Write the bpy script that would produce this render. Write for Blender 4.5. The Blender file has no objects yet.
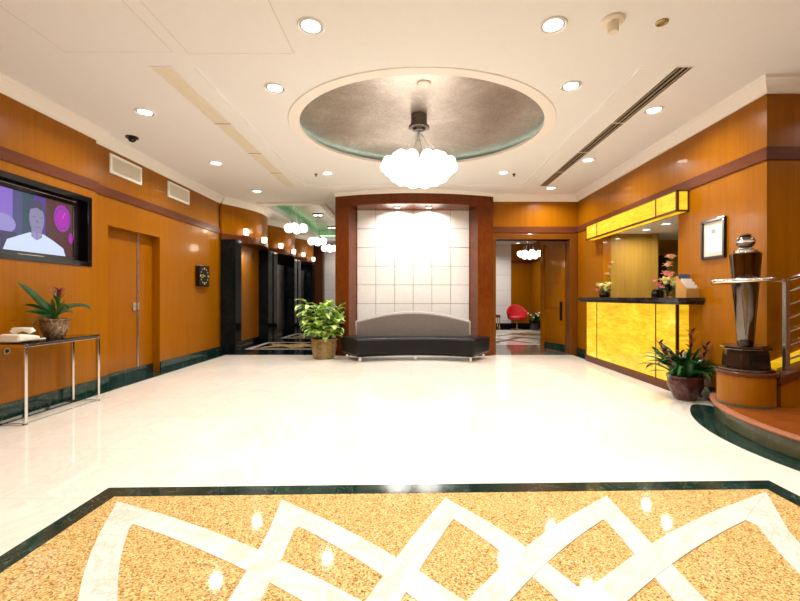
import bpy, math, random
from mathutils import Vector, Matrix
random.seed(7)
S = bpy.context.scene
COL = S.collection
PI = math.pi
F = 410.0; VX = 411.0; VY = 297.0; CH = 1.18      # focal length in px, vanishing point, eye height
CE = 3.27                                          # ceiling height

# ------------------------------------------------------------------ mesh builder
class MB:
    def __init__(s): s.v = []; s.f = []; s.mi = []; s.m = 0
    def add(s, vs, fs):
        n = len(s.v); s.v += [tuple(p) for p in vs]
        for f in fs: s.f.append([i + n for i in f]); s.mi.append(s.m)
        return s
    def box(s, x0, x1, y0, y1, z0, z1):
        v = [(x0,y0,z0),(x1,y0,z0),(x1,y1,z0),(x0,y1,z0),(x0,y0,z1),(x1,y0,z1),(x1,y1,z1),(x0,y1,z1)]
        return s.add(v, [(0,3,2,1),(4,5,6,7),(0,1,5,4),(1,2,6,5),(2,3,7,6),(3,0,4,7)])
    def prism(s, poly, z0, z1):
        n = len(poly)
        a = sum(poly[i][0]*poly[(i+1)%n][1]-poly[(i+1)%n][0]*poly[i][1] for i in range(n))
        if a < 0: poly = poly[::-1]
        v = [(x,y,z0) for x,y in poly] + [(x,y,z1) for x,y in poly]
        f = [tuple(range(n-1,-1,-1)), tuple(range(n,2*n))]
        f += [(i,(i+1)%n,n+(i+1)%n,n+i) for i in range(n)]
        return s.add(v, f)
    def xprism(s, poly, axis, a0, a1):
        """poly in the plane across an axis: axis 'x' -> (y,z), axis 'y' -> (x,z)"""
        n = len(poly)
        mk = (lambda p, a: (a, p[0], p[1])) if axis == 'x' else (lambda p, a: (p[0], a, p[1]))
        v = [mk(p, a0) for p in poly] + [mk(p, a1) for p in poly]
        f = [tuple(range(n)), tuple(range(2*n-1, n-1, -1))]
        f += [(i, n+i, n+(i+1)%n, (i+1)%n) for i in range(n)]
        return s.add(v, f)
    def lathe(s, prof, c=(0,0,0), seg=24, ex=1.0, ey=1.0, cap=True):
        n = len(prof); v = []
        for r, z in prof:
            for k in range(seg):
                a = 2*PI*k/seg
                v.append((c[0]+r*ex*math.cos(a), c[1]+r*ey*math.sin(a), c[2]+z))
        f = []
        for i in range(n-1):
            for k in range(seg):
                k2 = (k+1) % seg
                f.append((i*seg+k, i*seg+k2, (i+1)*seg+k2, (i+1)*seg+k))
        if cap:
            f.append(tuple(range(seg-1,-1,-1))); f.append(tuple(range((n-1)*seg, n*seg)))
        return s.add(v, f)
    def sphere(s, c, r, seg=14, rings=9, sz=1.0):
        prof = [(max(1e-4, r*math.sin(PI*i/rings)), -r*sz*math.cos(PI*i/rings)) for i in range(rings+1)]
        return s.lathe(prof, c, seg)
    def tube(s, path, r, seg=8, closed=False):
        P = [Vector(p) for p in path]; n = len(P); v = []; f = []
        up = None
        for i, p in enumerate(P):
            a = P[(i-1) % n] if (closed or i > 0) else P[i]
            b = P[(i+1) % n] if (closed or i < n-1) else P[i]
            t = (b-a).normalized()
            if up is None:
                up = Vector((0,0,1)) if abs(t.z) < .9 else Vector((1,0,0))
            nx = (up - t*up.dot(t))
            if nx.length < 1e-4: nx = t.orthogonal()
            nx.normalize(); ny = t.cross(nx); up = nx
            rr = r[i] if isinstance(r, (list, tuple)) else r
            for k in range(seg):
                q = 2*PI*k/seg
                v.append(p + nx*rr*math.cos(q) + ny*rr*math.sin(q))
        for i in range(n if closed else n-1):
            j = (i+1) % n
            for k in range(seg):
                k2 = (k+1) % seg
                f.append((i*seg+k, i*seg+k2, j*seg+k2, j*seg+k))
        if not closed:
            f.append(tuple(range(seg-1,-1,-1))); f.append(tuple(range((n-1)*seg, n*seg)))
        return s.add(v, f)
    def leaf(s, base, az, length, width, rise=.6, droop=1.0, n=7, fold=.15, shape='strap', roll=0.0):
        """arching leaf with a folded midrib"""
        b = Vector(base); d = Vector((math.cos(az), math.sin(az), 0)); sd = Vector((-d.y, d.x, 0))
        v = []; pos = b.copy(); el = rise
        for i in range(n+1):
            t = i/n
            w = width*(math.sin(PI*min(1, .12+.88*t))**.6 if shape == 'strap' else math.sin(PI*(.06+.92*t)**.8)) * .5
            if i == n: w = .001
            dirv = d*math.cos(el) + Vector((0,0,1))*math.sin(el)
            nrm = -d*math.sin(el) + Vector((0,0,1))*math.cos(el); sd = Vector((-d.y, d.x, 0))
            if roll: nrm, sd = nrm*math.cos(roll)-sd*math.sin(roll), sd*math.cos(roll)+nrm*math.sin(roll)
            v += [pos - sd*w + nrm*w*fold*2, pos.copy(), pos + sd*w + nrm*w*fold*2]
            pos = pos + dirv*(length/n); el -= droop*(1.0/n)*(0.5+t)
        f = []
        for i in range(n):
            a = i*3
            f += [(a,a+1,a+4,a+3),(a+1,a+2,a+5,a+4)]
        return s.add(v, f)
    def grid_holes(s, plane, p0, p1, u0, u1, w0, w1, holes):
        """slab with rectangular holes. plane 'x': (y,z); 'y': (x,z); 'z': (x,y)"""
        us = sorted({u0,u1,*[h[0] for h in holes],*[h[1] for h in holes]})
        ws = sorted({w0,w1,*[h[2] for h in holes],*[h[3] for h in holes]})
        for a, b in zip(us, us[1:]):
            for c, d in zip(ws, ws[1:]):
                mu, mw = (a+b)/2, (c+d)/2
                if any(h[0] < mu < h[1] and h[2] < mw < h[3] for h in holes): continue
                if plane == 'x': s.box(p0,p1,a,b,c,d)
                elif plane == 'y': s.box(a,b,p0,p1,c,d)
                else: s.box(a,b,c,d,p0,p1)
        return s
    def build(s, name, mat, parent=None, smooth=False, bevel=0, loc=None, sub=0, bseg=2):
        o0 = Vector((0,0,0))
        if parent is not None: o0 = worigin(parent)
        if loc is not None: o0 = Vector(loc)
        me = bpy.data.meshes.new(name)
        me.from_pydata([tuple(Vector(p)-o0) for p in s.v], [], s.f)
        mats = mat if isinstance(mat, (list, tuple)) else [mat]
        for m in mats: me.materials.append(m)
        for p, i in zip(me.polygons, s.mi): p.material_index = i
        me.validate(); me.update()
        if smooth:
            me.shade_smooth()
            try: me.set_sharp_from_angle(angle=math.radians(40))
            except Exception: pass
        ob = bpy.data.objects.new(name, me); COL.objects.link(ob)
        if parent is not None: ob.parent = parent
        if loc is not None:
            ob.location = Vector(loc) - (worigin(parent) if parent is not None else Vector((0,0,0)))
        if bevel:
            b = ob.modifiers.new('bevel', 'BEVEL'); b.width = bevel; b.segments = bseg
            b.limit_method = 'ANGLE'; b.angle_limit = math.radians(40)
        if sub:
            q = ob.modifiers.new('sub', 'SUBSURF'); q.levels = sub; q.render_levels = sub
        return ob

def worigin(o):
    p = Vector((0,0,0))
    while o is not None: p += o.location; o = o.parent
    return p
def tag(o, label, cat, group=None, kind=None):
    o['label'] = label; o['category'] = cat
    if group: o['group'] = group
    if kind: o['kind'] = kind
    return o
def thing(name, loc, label, cat, group=None):
    o = bpy.data.objects.new(name, None); COL.objects.link(o); o.location = loc
    o.empty_display_size = .1
    return tag(o, label, cat, group)
def struct(o, label=None):
    o['kind'] = 'structure'
    if label: o['label'] = label
    return o
def sempty(name, loc=(0,0,0)):
    o = bpy.data.objects.new(name, None); COL.objects.link(o); o.location = loc; o.empty_display_size = .1
    o['kind'] = 'structure'; return o
def copy_tree(o, parent=None):
    c = o.copy(); COL.objects.link(c)
    if parent is not None: c.parent = parent
    for ch in list(o.children):
        if ch.name.startswith('__'): continue
        copy_tree(ch, c)
    return c
def dup(o, loc, label, group=None):
    c = copy_tree(o); c.location = loc; c['label'] = label
    if group: c['group'] = group
    return c

# ------------------------------------------------------------------ materials
def N(nt, t, **kw):
    n = nt.nodes.new(t)
    for k, v in kw.items(): setattr(n, k, v)
    return n
def base_mat(name):
    m = bpy.data.materials.new(name); m.use_nodes = True
    nt = m.node_tree; return m, nt, nt.nodes['Principled BSDF']
def coords(nt, scale=(1,1,1), rot=(0,0,0), kind='Object'):
    tc = N(nt, 'ShaderNodeTexCoord'); mp = N(nt, 'ShaderNodeMapping')
    mp.inputs['Scale'].default_value = scale; mp.inputs['Rotation'].default_value = rot
    nt.links.new(tc.outputs[kind], mp.inputs['Vector']); return mp.outputs['Vector']
def noise(nt, vec, scale, detail=4, rough=.55, dist=0):
    n = N(nt, 'ShaderNodeTexNoise'); n.inputs['Scale'].default_value = scale
    n.inputs['Detail'].default_value = detail; n.inputs['Roughness'].default_value = rough
    n.inputs['Distortion'].default_value = dist
    nt.links.new(vec, n.inputs['Vector']); return n.outputs['Fac']
def ramp(nt, fac, stops):
    r = N(nt, 'ShaderNodeValToRGB'); e = r.color_ramp.elements
    while len(e) < len(stops): e.new(.5)
    for q, (p, c) in zip(e, stops): q.position = p; q.color = (*c, 1)
    nt.links.new(fac, r.inputs['Fac']); return r.outputs['Color']
def mix(nt, a, b, fac, mode='MIX'):
    n = N(nt, 'ShaderNodeMix', data_type='RGBA', blend_type=mode)
    if isinstance(fac, float): n.inputs[0].default_value = fac
    else: nt.links.new(fac, n.inputs[0])
    nt.links.new(a, n.inputs[6]); nt.links.new(b, n.inputs[7]); return n.outputs[2]
def bump(nt, p, h, strength=.2, dist=.01):
    b = N(nt, 'ShaderNodeBump'); b.inputs['Strength'].default_value = strength; b.inputs['Distance'].default_value = dist
    nt.links.new(h, b.inputs['Height']); nt.links.new(b.outputs['Normal'], p.inputs['Normal'])
def plain(name, c, rough=.5, metal=0.0, coat=0.0, var=.08, nscale=14, spec=.5):
    m, nt, p = base_mat(name)
    f = noise(nt, coords(nt), nscale, 3)
    col = ramp(nt, f, [(.3, tuple(x*(1-var) for x in c)), (.7, tuple(min(1, x*(1+var)) for x in c))])
    nt.links.new(col, p.inputs['Base Color'])
    p.inputs['Roughness'].default_value = rough; p.inputs['Metallic'].default_value = metal; p.inputs['Specular IOR Level'].default_value = spec
    p.inputs['Coat Weight'].default_value = coat; p.inputs['Coat Roughness'].default_value = .08
    return m
def wood(name, dark, mid, light, rough=.28, coat=.5, scale=(9,9,.35), fig=.0, joint=None):
    m, nt, p = base_mat(name)
    v = coords(nt, scale)
    a = noise(nt, v, 3.2, 6, .6, .4)
    b = noise(nt, coords(nt, (scale[0]*5, scale[1]*5, scale[2]*1.5)), 6, 3)
    c1 = ramp(nt, a, [(.25, dark), (.5, mid), (.78, light)])
    c2 = ramp(nt, b, [(.3, tuple(x*.82 for x in mid)), (.7, light)])
    col = mix(nt, c1, c2, .35)
    nt.links.new(col, p.inputs['Base Color'])
    p.inputs['Roughness'].default_value = rough; p.inputs['Specular IOR Level'].default_value = .14
    p.inputs['Coat Weight'].default_value = coat*.4; p.inputs['Coat Roughness'].default_value = .06
    return m
def emit(name, c, s):
    m, nt, p = base_mat(name)
    p.inputs['Base Color'].default_value = (*[min(.8, x) for x in c], 1)
    p.inputs['Emission Color'].default_value = (*c, 1); p.inputs['Emission Strength'].default_value = s
    p.inputs['Roughness'].default_value = .3
    return m
def onyx(name, s):
    m, nt, p = base_mat(name)
    v = coords(nt, (1.0, 1.0, 3.0))
    a = noise(nt, v, 1.7, 8, .68, .5)
    b = noise(nt, coords(nt, (2,2,14)), 3.0, 4, .6, .3)
    c1 = ramp(nt, a, [(.28, (.58,.25,.003)), (.46, (.78,.43,.006)), (.60, (.98,.66,.03)), (.72, (1.1,.95,.42))])
    c2 = ramp(nt, b, [(.35, (.50,.22,.003)), (.5, (.85,.50,.01)), (.65, (1.0,.70,.05))])
    col = mix(nt, c1, c2, .4)
    p.inputs['Base Color'].default_value = (.30,.17,.02,1); nt.links.new(col, p.inputs['Emission Color'])
    p.inputs['Emission Strength'].default_value = s; p.inputs['Roughness'].default_value = .2
    return m
def stone(name, dark, light, vein, scale=2.5, rough=.12, vs=3.0, vw=.03, spec=.5):
    m, nt, p = base_mat(name)
    v = coords(nt)
    a = noise(nt, v, scale, 8, .6, .6)
    c1 = ramp(nt, a, [(.3, dark), (.7, light)])
    b = noise(nt, v, vs, 6, .65, 1.5)
    vm = ramp(nt, b, [(.5-vw, (0,0,0)), (.5, (1,1,1)), (.5+vw, (0,0,0))])
    rgb = N(nt, 'ShaderNodeRGB'); rgb.outputs[0].default_value = (*vein, 1)
    col = mix(nt, c1, rgb.outputs[0], vm)
    nt.links.new(col, p.inputs['Base Color']); p.inputs['Roughness'].default_value = rough; p.inputs['Specular IOR Level'].default_value = spec
    return m

M = {}
M['honey'] = wood('honey_wood', (.225,.068,.0004), (.285,.091,.0006), (.355,.123,.001))
M['honey_door'] = wood('honey_wood_door', (.225,.064,.0005), (.275,.084,.0007), (.335,.110,.001))
M['cool_lit_wood'] = wood('cool_lit_wood', (.28,.16,.024), (.36,.21,.036), (.43,.26,.05), rough=.4)  # cooler office light put into the colour, yellower than the honey wood
M['band'] = wood('dark_band_wood', (.085,.022,.008), (.115,.032,.012), (.15,.045,.016), coat=.2, scale=(1.5,1.5,9))
M['burl'] = wood('red_burl_wood', (.065,.013,.002), (.115,.024,.003), (.17,.04,.006), rough=.22, coat=.35, scale=(4,4,2.2))
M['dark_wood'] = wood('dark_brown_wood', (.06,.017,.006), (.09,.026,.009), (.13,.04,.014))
M['portal'] = wood('portal_wood', (.11,.033,.003), (.15,.045,.004), (.19,.06,.006))
M['tread'] = wood('tread_wood', (.15,.037,.006), (.20,.05,.008), (.25,.068,.012), scale=(1,8,8))
M['nosing'] = wood('nosing_wood', (.30,.11,.055), (.36,.14,.07), (.42,.17,.09), scale=(1,8,8))
M['green'] = stone('green_marble', (.003,.016,.012), (.010,.036,.028), (.07,.14,.11), rough=.07, vw=.008)
M['green_riser'] = stone('green_riser_marble', (.06,.06,.028), (.10,.095,.045), (.13,.12,.07), rough=.2, vw=.01)
M['black'] = stone('black_marble', (.002,.004,.005), (.005,.009,.010), (.016,.026,.026), rough=.08, vw=.006, spec=.22)
M['threshold'] = stone('grey_green_marble', (.07,.065,.05), (.13,.12,.09), (.25,.23,.18), rough=.08, vw=.015)
M['white_band'] = stone('cream_band_marble', (.68,.61,.51), (.76,.70,.61), (.60,.50,.39), rough=.10, spec=.3)
M['ceiling'] = plain('ceiling_paint', (.82,.82,.81), .9, var=.01)
M['cornice'] = plain('cornice_paint', (.86,.82,.76), .7, var=.01)
M['louvre'] = plain('grey_louvre', (.26,.235,.20), .6)
M['white'] = plain('white_paint', (.85,.83,.79), .5, var=.02)
M['cream'] = plain('cream_plastic', (.80,.74,.60), .4, var=.02)
M['tile'] = plain('white_leather_tile', (.80,.775,.73), .42, var=.03)
M['grout'] = plain('tile_gap', (.30,.27,.24), .8)
M['plinth'] = plain('dark_lacquer', (.022,.011,.008), .12)
M['chrome'] = plain('chrome', (.82,.80,.77), .10, 1.0, var=.02)
M['steel'] = plain('brushed_steel', (.55,.54,.52), .28, 1.0)
M['statue_metal'] = plain('polished_nickel', (.17,.145,.125), .09, 1.0, var=.12, nscale=6)
M['dark_metal'] = plain('dark_canopy_metal', (.16,.14,.13), .22, 1.0)
M['brass'] = plain('aged_brass', (.42,.33,.16), .35, .9)
M['black_plastic'] = plain('black_plastic', (.008,.008,.009), .25)
M['gloss_black'] = plain('gloss_black', (.004,.004,.005), .06)
M['leather'] = plain('black_leather', (.005,.005,.006), .33, var=.2, spec=.28)
M['taupe'] = plain('taupe_leather', (.155,.125,.112), .42, var=.06)
M['piping'] = plain('pale_taupe_leather', (.36,.31,.27), .4)
M['countertop'] = stone('countertop_granite', (.006,.005,.006), (.025,.02,.022), (.09,.07,.07), rough=.08, vw=.01)
M['frame_edge'] = plain('bronze_edge', (.09,.035,.008), .35, .3)
M['onyx'] = onyx('backlit_onyx', 1.05)
M['onyx_glow'] = onyx('backlit_stair_onyx', .9)
M['inlay_dark'] = plain('dark_inlay_stone', (.025,.013,.008), .3, spec=.1)
M['red'] = plain('red_fabric', (.50,.008,.014), .6)
M['terracotta'] = stone('glazed_brown_pot', (.10,.05,.022), (.24,.13,.06), (.45,.36,.24), scale=5, rough=.25, vs=7, vw=.03)
M['bronze_pot'] = stone('olive_bronze_pot', (.13,.075,.018), (.26,.16,.045), (.45,.33,.15), scale=8, rough=.28, vs=9, vw=.02)
M['maroon_pot'] = stone('maroon_glazed_pot', (.05,.012,.010), (.10,.025,.02), (.16,.06,.05), scale=3, rough=.18)
M['soil'] = plain('soil', (.03,.018,.01), .95, var=.4, nscale=60)
M['leafdark'] = plain('dark_green_leaf', (.017,.09,.02), .3, var=.5, nscale=9)
M['leafmid'] = plain('green_leaf', (.03,.14,.02), .35, var=.4, nscale=9)
M['leafred'] = plain('red_bract', (.22,.018,.022), .45, var=.4, nscale=20)
M['leafpurple'] = plain('maroon_bract', (.13,.022,.03), .45, var=.4, nscale=20)
M['clock_gold'] = plain('gold_marker', (.8,.6,.2), .3, .6)
M['paper'] = plain('paper', (.85,.83,.78), .7, var=.02)
M['mat_board'] = plain('mat_board', (.66,.58,.46), .8)
M['ink'] = plain('grey_ink', (.35,.36,.36), .8)
M['blue_print'] = plain('blue_print', (.06,.09,.16), .5)
M['glass'] = base_mat('clear_glass')[0]
gp = M['glass'].node_tree.nodes['Principled BSDF']; gp.inputs['Transmission Weight'].default_value = 1
gp.inputs['Roughness'].default_value = .03; gp.inputs['Base Color'].default_value = (.9,.95,.92,1)
M['petal_cream'] = plain('cream_petal', (.85,.80,.35), .6, var=.15)
M['petal_pink'] = plain('pink_petal', (.85,.30,.30), .6, var=.25, nscale=30)
M['petal_peach'] = plain('peach_petal', (.88,.55,.33), .6, var=.15)
M['rackwood'] = wood('rack_wood', (.38,.18,.04), (.46,.23,.06), (.54,.28,.08), scale=(2,2,2), rough=.4)
M['globe'] = emit('lit_opal_globe', (1.0,.94,.84), 3.0)
M['globe_far'] = emit('lit_opal_globe_small', (1.0,.93,.84), 3.0)
M['lens'] = emit('lit_lamp_lens', (1.0,.95,.86), 6.0)
M['sconce'] = emit('lit_sconce_glass', (1.0,.90,.72), 4.0)
M['cove'] = emit('green_cove_tube', (.72,1.0,.88), 2.0)
M['cove_green'] = emit('corridor_cove_tube', (.50,1.0,.55), 3.0)
M['greenpaint'] = plain('pale_green_paint', (.42,.62,.42), .6)

# floor: cream polished marble in large tiles
m, nt, p = base_mat('cream_marble'); M['floor'] = m
v = coords(nt)
c = ramp(nt, noise(nt, v, 1.1, 8, .6, .8), [(.28, (.73,.66,.55)), (.55, (.78,.715,.62)), (.8, (.82,.77,.69))])
vn = ramp(nt, noise(nt, v, 2.2, 7, .7, 1.8), [(.475, (1,1,1)), (.5, (.90,.85,.78)), (.525, (1,1,1))])
c = mix(nt, c, vn, .7, 'MULTIPLY')
br = N(nt, 'ShaderNodeTexBrick'); br.offset = 0; br.inputs['Scale'].default_value = 1
br.inputs['Brick Width'].default_value = .8; br.inputs['Row Height'].default_value = .8; br.inputs['Mortar Size'].default_value = .0022
br.inputs['Color1'].default_value = (1,1,1,1); br.inputs['Color2'].default_value = (.965,.955,.94,1); br.inputs['Mortar'].default_value = (.80,.74,.66,1)
nt.links.new(v, br.inputs['Vector'])
c = mix(nt, c, br.outputs['Color'], 1.0, 'MULTIPLY')
nt.links.new(c, p.inputs['Base Color']); p.inputs['Roughness'].default_value = .06; p.inputs['Specular IOR Level'].default_value = .32
# granite
m, nt, p = base_mat('gold_granite'); M['granite'] = m
v = coords(nt)
vo = N(nt, 'ShaderNodeTexVoronoi'); vo.inputs['Scale'].default_value = 150; nt.links.new(v, vo.inputs['Vector'])
sep = N(nt, 'ShaderNodeSeparateColor'); nt.links.new(vo.outputs['Color'], sep.inputs['Color'])
c1 = ramp(nt, sep.outputs['Red'], [(.0, (.22,.11,.03)), (.15, (.48,.27,.075)), (.40, (.62,.40,.125)), (.78, (.76,.58,.28)), (1, (.42,.25,.09))])
c2 = ramp(nt, noise(nt, v, 130, 3), [(.36, (.45,.30,.14)), (.5, (1,1,1))])
c = mix(nt, c1, c2, .8, 'MULTIPLY')
nt.links.new(c, p.inputs['Base Color']); p.inputs['Roughness'].default_value = .06; p.inputs['Specular IOR Level'].default_value = .1
# silver leaf dome
m, nt, p = base_mat('silver_leaf'); M['silver'] = m
v = coords(nt)
c1 = ramp(nt, noise(nt, v, 1.6, 8, .7, .5), [(.3, (.42,.35,.30)), (.55, (.58,.51,.45)), (.75, (.80,.75,.70))])
c2 = ramp(nt, noise(nt, v, 38, 4, .7), [(.42, (.78,.72,.66)), (.62, (1,1,1)), (.72, (1,.97,.9))])
c = mix(nt, c1, c2, .8, 'MULTIPLY')
nt.links.new(c, p.inputs['Base Color']); p.inputs['Metallic'].default_value = .75; p.inputs['Roughness'].default_value = .36
bump(nt, p, noise(nt, v, 30, 4), .25, .01)
# variegated leaf of the large pot plant
m, nt, p = base_mat('variegated_leaf'); M['leafvar'] = m
v = coords(nt)
c = ramp(nt, noise(nt, v, 11, 3, .5), [(.34, (.03,.15,.015)), (.45, (.24,.46,.05)), (.56, (.62,.76,.24))])
nt.links.new(c, p.inputs['Base Color']); p.inputs['Roughness'].default_value = .4

# ------------------------------------------------------------------ lamps
def area(loc, power, size=.14, spread=150, color=(1,.98,.96), rot=(0,0,0)):
    l = bpy.data.lights.new('downlight_lamp', 'AREA'); l.shape = 'DISK'; l.size = size
    l.energy = power; l.color = color; l.spread = math.radians(spread)
    o = bpy.data.objects.new('downlight_lamp', l); COL.objects.link(o); o.location = loc; o.rotation_euler = rot
    return o
def pointl(loc, power, color=(1,.86,.68), r=.08):
    l = bpy.data.lights.new('globe_lamp', 'POINT'); l.energy = power; l.color = color; l.shadow_soft_size = r
    o = bpy.data.objects.new('globe_lamp', l); COL.objects.link(o); o.location = loc
    return o

# ================================================================== SETTING
XL, XR = -3.93, 3.42           # wall faces
# ---- floor
struct(MB().box(-4.4, 6.2, -3.2, 8.35, -.12, 0).build('floor', M['floor']), 'polished cream marble lobby floor')
# back lobby floor
bf = sempty('floor_lift_lobby', (0, 8.35, 0))
MB().box(-4.4, 1.66, 8.35, 16.4, -.12, 0).build('black_marble_field', M['black'], bf)
MB().box(1.66, 5.2, 8.35, 10.1, -.12, 0).build('threshold_slab', M['threshold'], bf)
MB().box(1.66, 5.2, 10.1, 14.7, -.12, 0).build('cream_field', M['white_band'], bf)
MB().box(1.66, 5.2, 14.7, 16.4, -.12, 0).build('dark_edge_slab', M['black'], bf)
def strip(mb, a, b, w, z0=0.0, z1=.002):
    a = Vector((a[0], a[1], 0)); b = Vector((b[0], b[1], 0)); d = (b-a).normalized(); n = Vector((-d.y, d.x, 0))*w/2
    mb.prism([(q.x, q.y) for q in (a-n, b-n, b+n, a+n)], z0, z1)
for k, y0 in enumerate((9.25, 11.75, 14.2)):
    g = MB(); g.grid_holes('z', 0, .002, -3.75, -1.75, y0, y0+1.45, [(-3.63, -1.87, y0+.10, y0+1.35)])
    g.build('white_inlay_frame', M['white_band'], bf)
    g = MB(); cx, cy = -2.75, y0+.725
    for s in (-1, 1):
        g.prism([(cx, cy), (cx+s*.85, cy-.52), (cx+s*.60, cy), (cx+s*.85, cy+.52)], 0, .0025)
    g.prism([(cx-.5, cy), (cx, cy-.5), (cx+.5, cy), (cx, cy+.5)], 0, .002)
    g.build('brown_star_inlay', M['granite'], bf)
g = MB()
for (a, b) in (((2.1,10.5),(3.2,12.0)), ((3.2,10.4),(4.3,11.8)), ((3.2,12.0),(4.3,10.5)), ((2.1,12.0),(3.1,10.5)),
               ((2.4,14.0),(4.6,12.2)), ((4.6,14.2),(2.6,12.4)), ((2.2,13.6),(3.0,14.4)), ((3.4,12.6),(4.6,13.6))):
    strip(g, a, b, .13)
g.build('dark_lattice_inlay', M['inlay_dark'], bf)
g = MB(); g.prism([(3.05,12.95),(4.5,12.25),(4.55,13.2),(3.7,13.55)], 0, .0015); g.build('tan_inlay', M['granite'], bf)

# ---- granite panel with interlaced bands in the foreground
ti = sempty('trim_1', (0, 1.5, 0))
Lc, Rc = (-1.865, 2.53), (2.295, 2.63)     # outer far corners of the green border
def lerp(a, b, t): return (a[0]+(b[0]-a[0])*t, a[1]+(b[1]-a[1])*t)
fd = Vector((Rc[0]-Lc[0], Rc[1]-Lc[1])).normalized()
def fp(x, y):   # frame of the panel: x along far edge measured from the left corner, y towards the camera
    return (Lc[0]+fd.x*x+fd.y*y*0, Lc[1]+fd.y*x-y)
W = (Vector(Rc)-Vector(Lc)).length; bw = .115
MB().prism([fp(bw, bw), fp(W-bw, bw), fp(W-bw, 4.2), fp(bw, 4.2)], 0, .003).build('granite_panel', M['granite'], ti)
g = MB(); g.prism([fp(0,0), fp(W,0), fp(W-bw,bw), fp(bw,bw)], 0, .004)
g.prism([fp(0,0), fp(bw,bw), fp(bw,4.2), fp(0,4.2)], 0, .004)
g.prism([fp(W,0), fp(W,4.2), fp(W-bw,4.2), fp(W-bw,bw)], 0, .004)
g.build('green_border', M['green'], ti)
def quad(pts):
    (x0,y0),(x1,y1),(x2,y2) = pts
    t1 = math.hypot(x1-x0,y1-y0); t2 = t1 + math.hypot(x2-x1,y2-y1)
    def q(t):
        l0 = (t-t1)*(t-t2)/(t1*t2); l1 = t*(t-t2)/(t1*(t1-t2)); l2 = t*(t-t1)/(t2*(t2-t1))
        return Vector((x0*l0+x1*l1+x2*l2, y0*l0+y1*l1+y2*l2))
    return q, t2
def mitre(lp, rp, w):
    """shift the apex so that the outer edges of both branches meet in the given tip"""
    tip = Vector(lp[0]); C = tip.copy()
    for _ in range(3):
        ql, _t = quad([tuple(C)]+lp[1:]); qr, _t = quad([tuple(C)]+rp[1:])
        dl = (ql(.15)-ql(0)).normalized(); dr = (qr(.15)-qr(0)).normalized()
        bis = (dl+dr).normalized(); s_ = abs(bis.x*dr.y-bis.y*dr.x)
        C = tip + bis*(w/2/max(.12,s_))
    inner = C + bis*(w/2/max(.12,s_))
    return C, tip, inner, (inner-C).dot(dr)+.02
def ribbon(pts, w, z1, outer, inner, sk):
    q, t2 = quad(pts)
    out = MB(); n = 30; T = t2 + .9; L = []; R = []
    dend = (q(t2)-q(t2-.02)).normalized()
    L.append(None); R.append(None)
    for i in range(n+1):
        t = sk+(T-sk)*i/n
        if t <= t2: p = q(t); d = (q(t+.01)-q(t-.01)).normalized()
        else: p = q(t2)+dend*(t-t2); d = dend
        nn = Vector((-d.y, d.x))*w/2
        L.append((p.x-nn.x, p.y-nn.y)); R.append((p.x+nn.x, p.y+nn.y))
    o_ = tuple(outer); i_ = tuple(inner)
    dist = lambda u, v: math.hypot(u[0]-v[0], u[1]-v[1])
    if dist(L[1], i_) < dist(R[1], i_): L[0], R[0] = i_, o_
    else: L[0], R[0] = o_, i_
    for i in range(n+1):
        out.prism([L[i], L[i+1], R[i+1], R[i]], .002, z1)
    return out
PK = [(-1.69,2.36), (-.75,2.38), (.20,2.40), (1.156,2.42), (2.14,2.47)]
RB = [[PK[0], (-.72,1.84), (-.31,1.59)], [PK[1], (-.30,1.97), (-.02,1.72)], [PK[2], (.50,1.875), (.637,1.59)],
      [PK[3], (1.085,1.86), (1.08,1.57)], [PK[4], (1.745,1.84), (1.66,1.55)]]
LB = [[PK[0], (-1.375,1.84), (-1.215,1.59)], [PK[1], (-.645,1.875), (-.644,1.59)], [PK[2], (-.03,1.77), (-.11,1.58)],
      [PK[3], (.51,1.81), (.29,1.575)], [PK[4], (1.16,1.885), (.756,1.60)]]
BWD = .125
for i in range(5):
    C_, tip, inn, sk_ = mitre(LB[i], RB[i], BWD)
    ribbon([tuple(C_)]+RB[i][1:], BWD, .005+.0003*i, tip, inn, sk_).build('cream_inlay_band', M['white_band'], ti)
    ribbon([tuple(C_)]+LB[i][1:], BWD, .0068+.0003*i, tip, inn, sk_).build('cream_inlay_band', M['white_band'], ti)

# ---- ceiling with tray, oval and corridor recess
OC = (.13, 5.19); ORX, ORY = 1.50, 1.32
TRX0, TRX1, TRY0, TRY1 = -1.98, 2.10, 3.72, 7.72
RECX0, RECX1, RECY0, RECY1 = -3.28, -2.05, 9.2, 14.9
cl = sempty('ceiling', (0, 0, CE))
g = MB(); g.grid_holes('z', CE, CE+.12, -4.4, 6.2, -3.2, 16.4, [(TRX0,TRX1,TRY0,TRY1), (RECX0,RECX1,RECY0,RECY1)])
g.build('ceiling_slab', M['ceiling'], cl)
g = MB(); tz = CE+.022; n = 96; ins = []; outs = []
for k in range(n):
    a = 2*PI*k/n; cx, cy = math.cos(a), math.sin(a)
    ins.append((OC[0]+ORX*cx, OC[1]+ORY*cy, tz))
    dx, dy = ORX*cx, ORY*cy
    ts = []
    if dx > 1e-9: ts.append((TRX1-OC[0])/dx)
    if dx < -1e-9: ts.append((TRX0-OC[0])/dx)
    if dy > 1e-9: ts.append((TRY1-OC[1])/dy)
    if dy < -1e-9: ts.append((TRY0-OC[1])/dy)
    t = min(ts); outs.append((OC[0]+dx*t, OC[1]+dy*t, tz))
cornersA = []
g.add(ins+outs, [(k, n+k, n+(k+1)%n, (k+1)%n) for k in range(n)])
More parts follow.
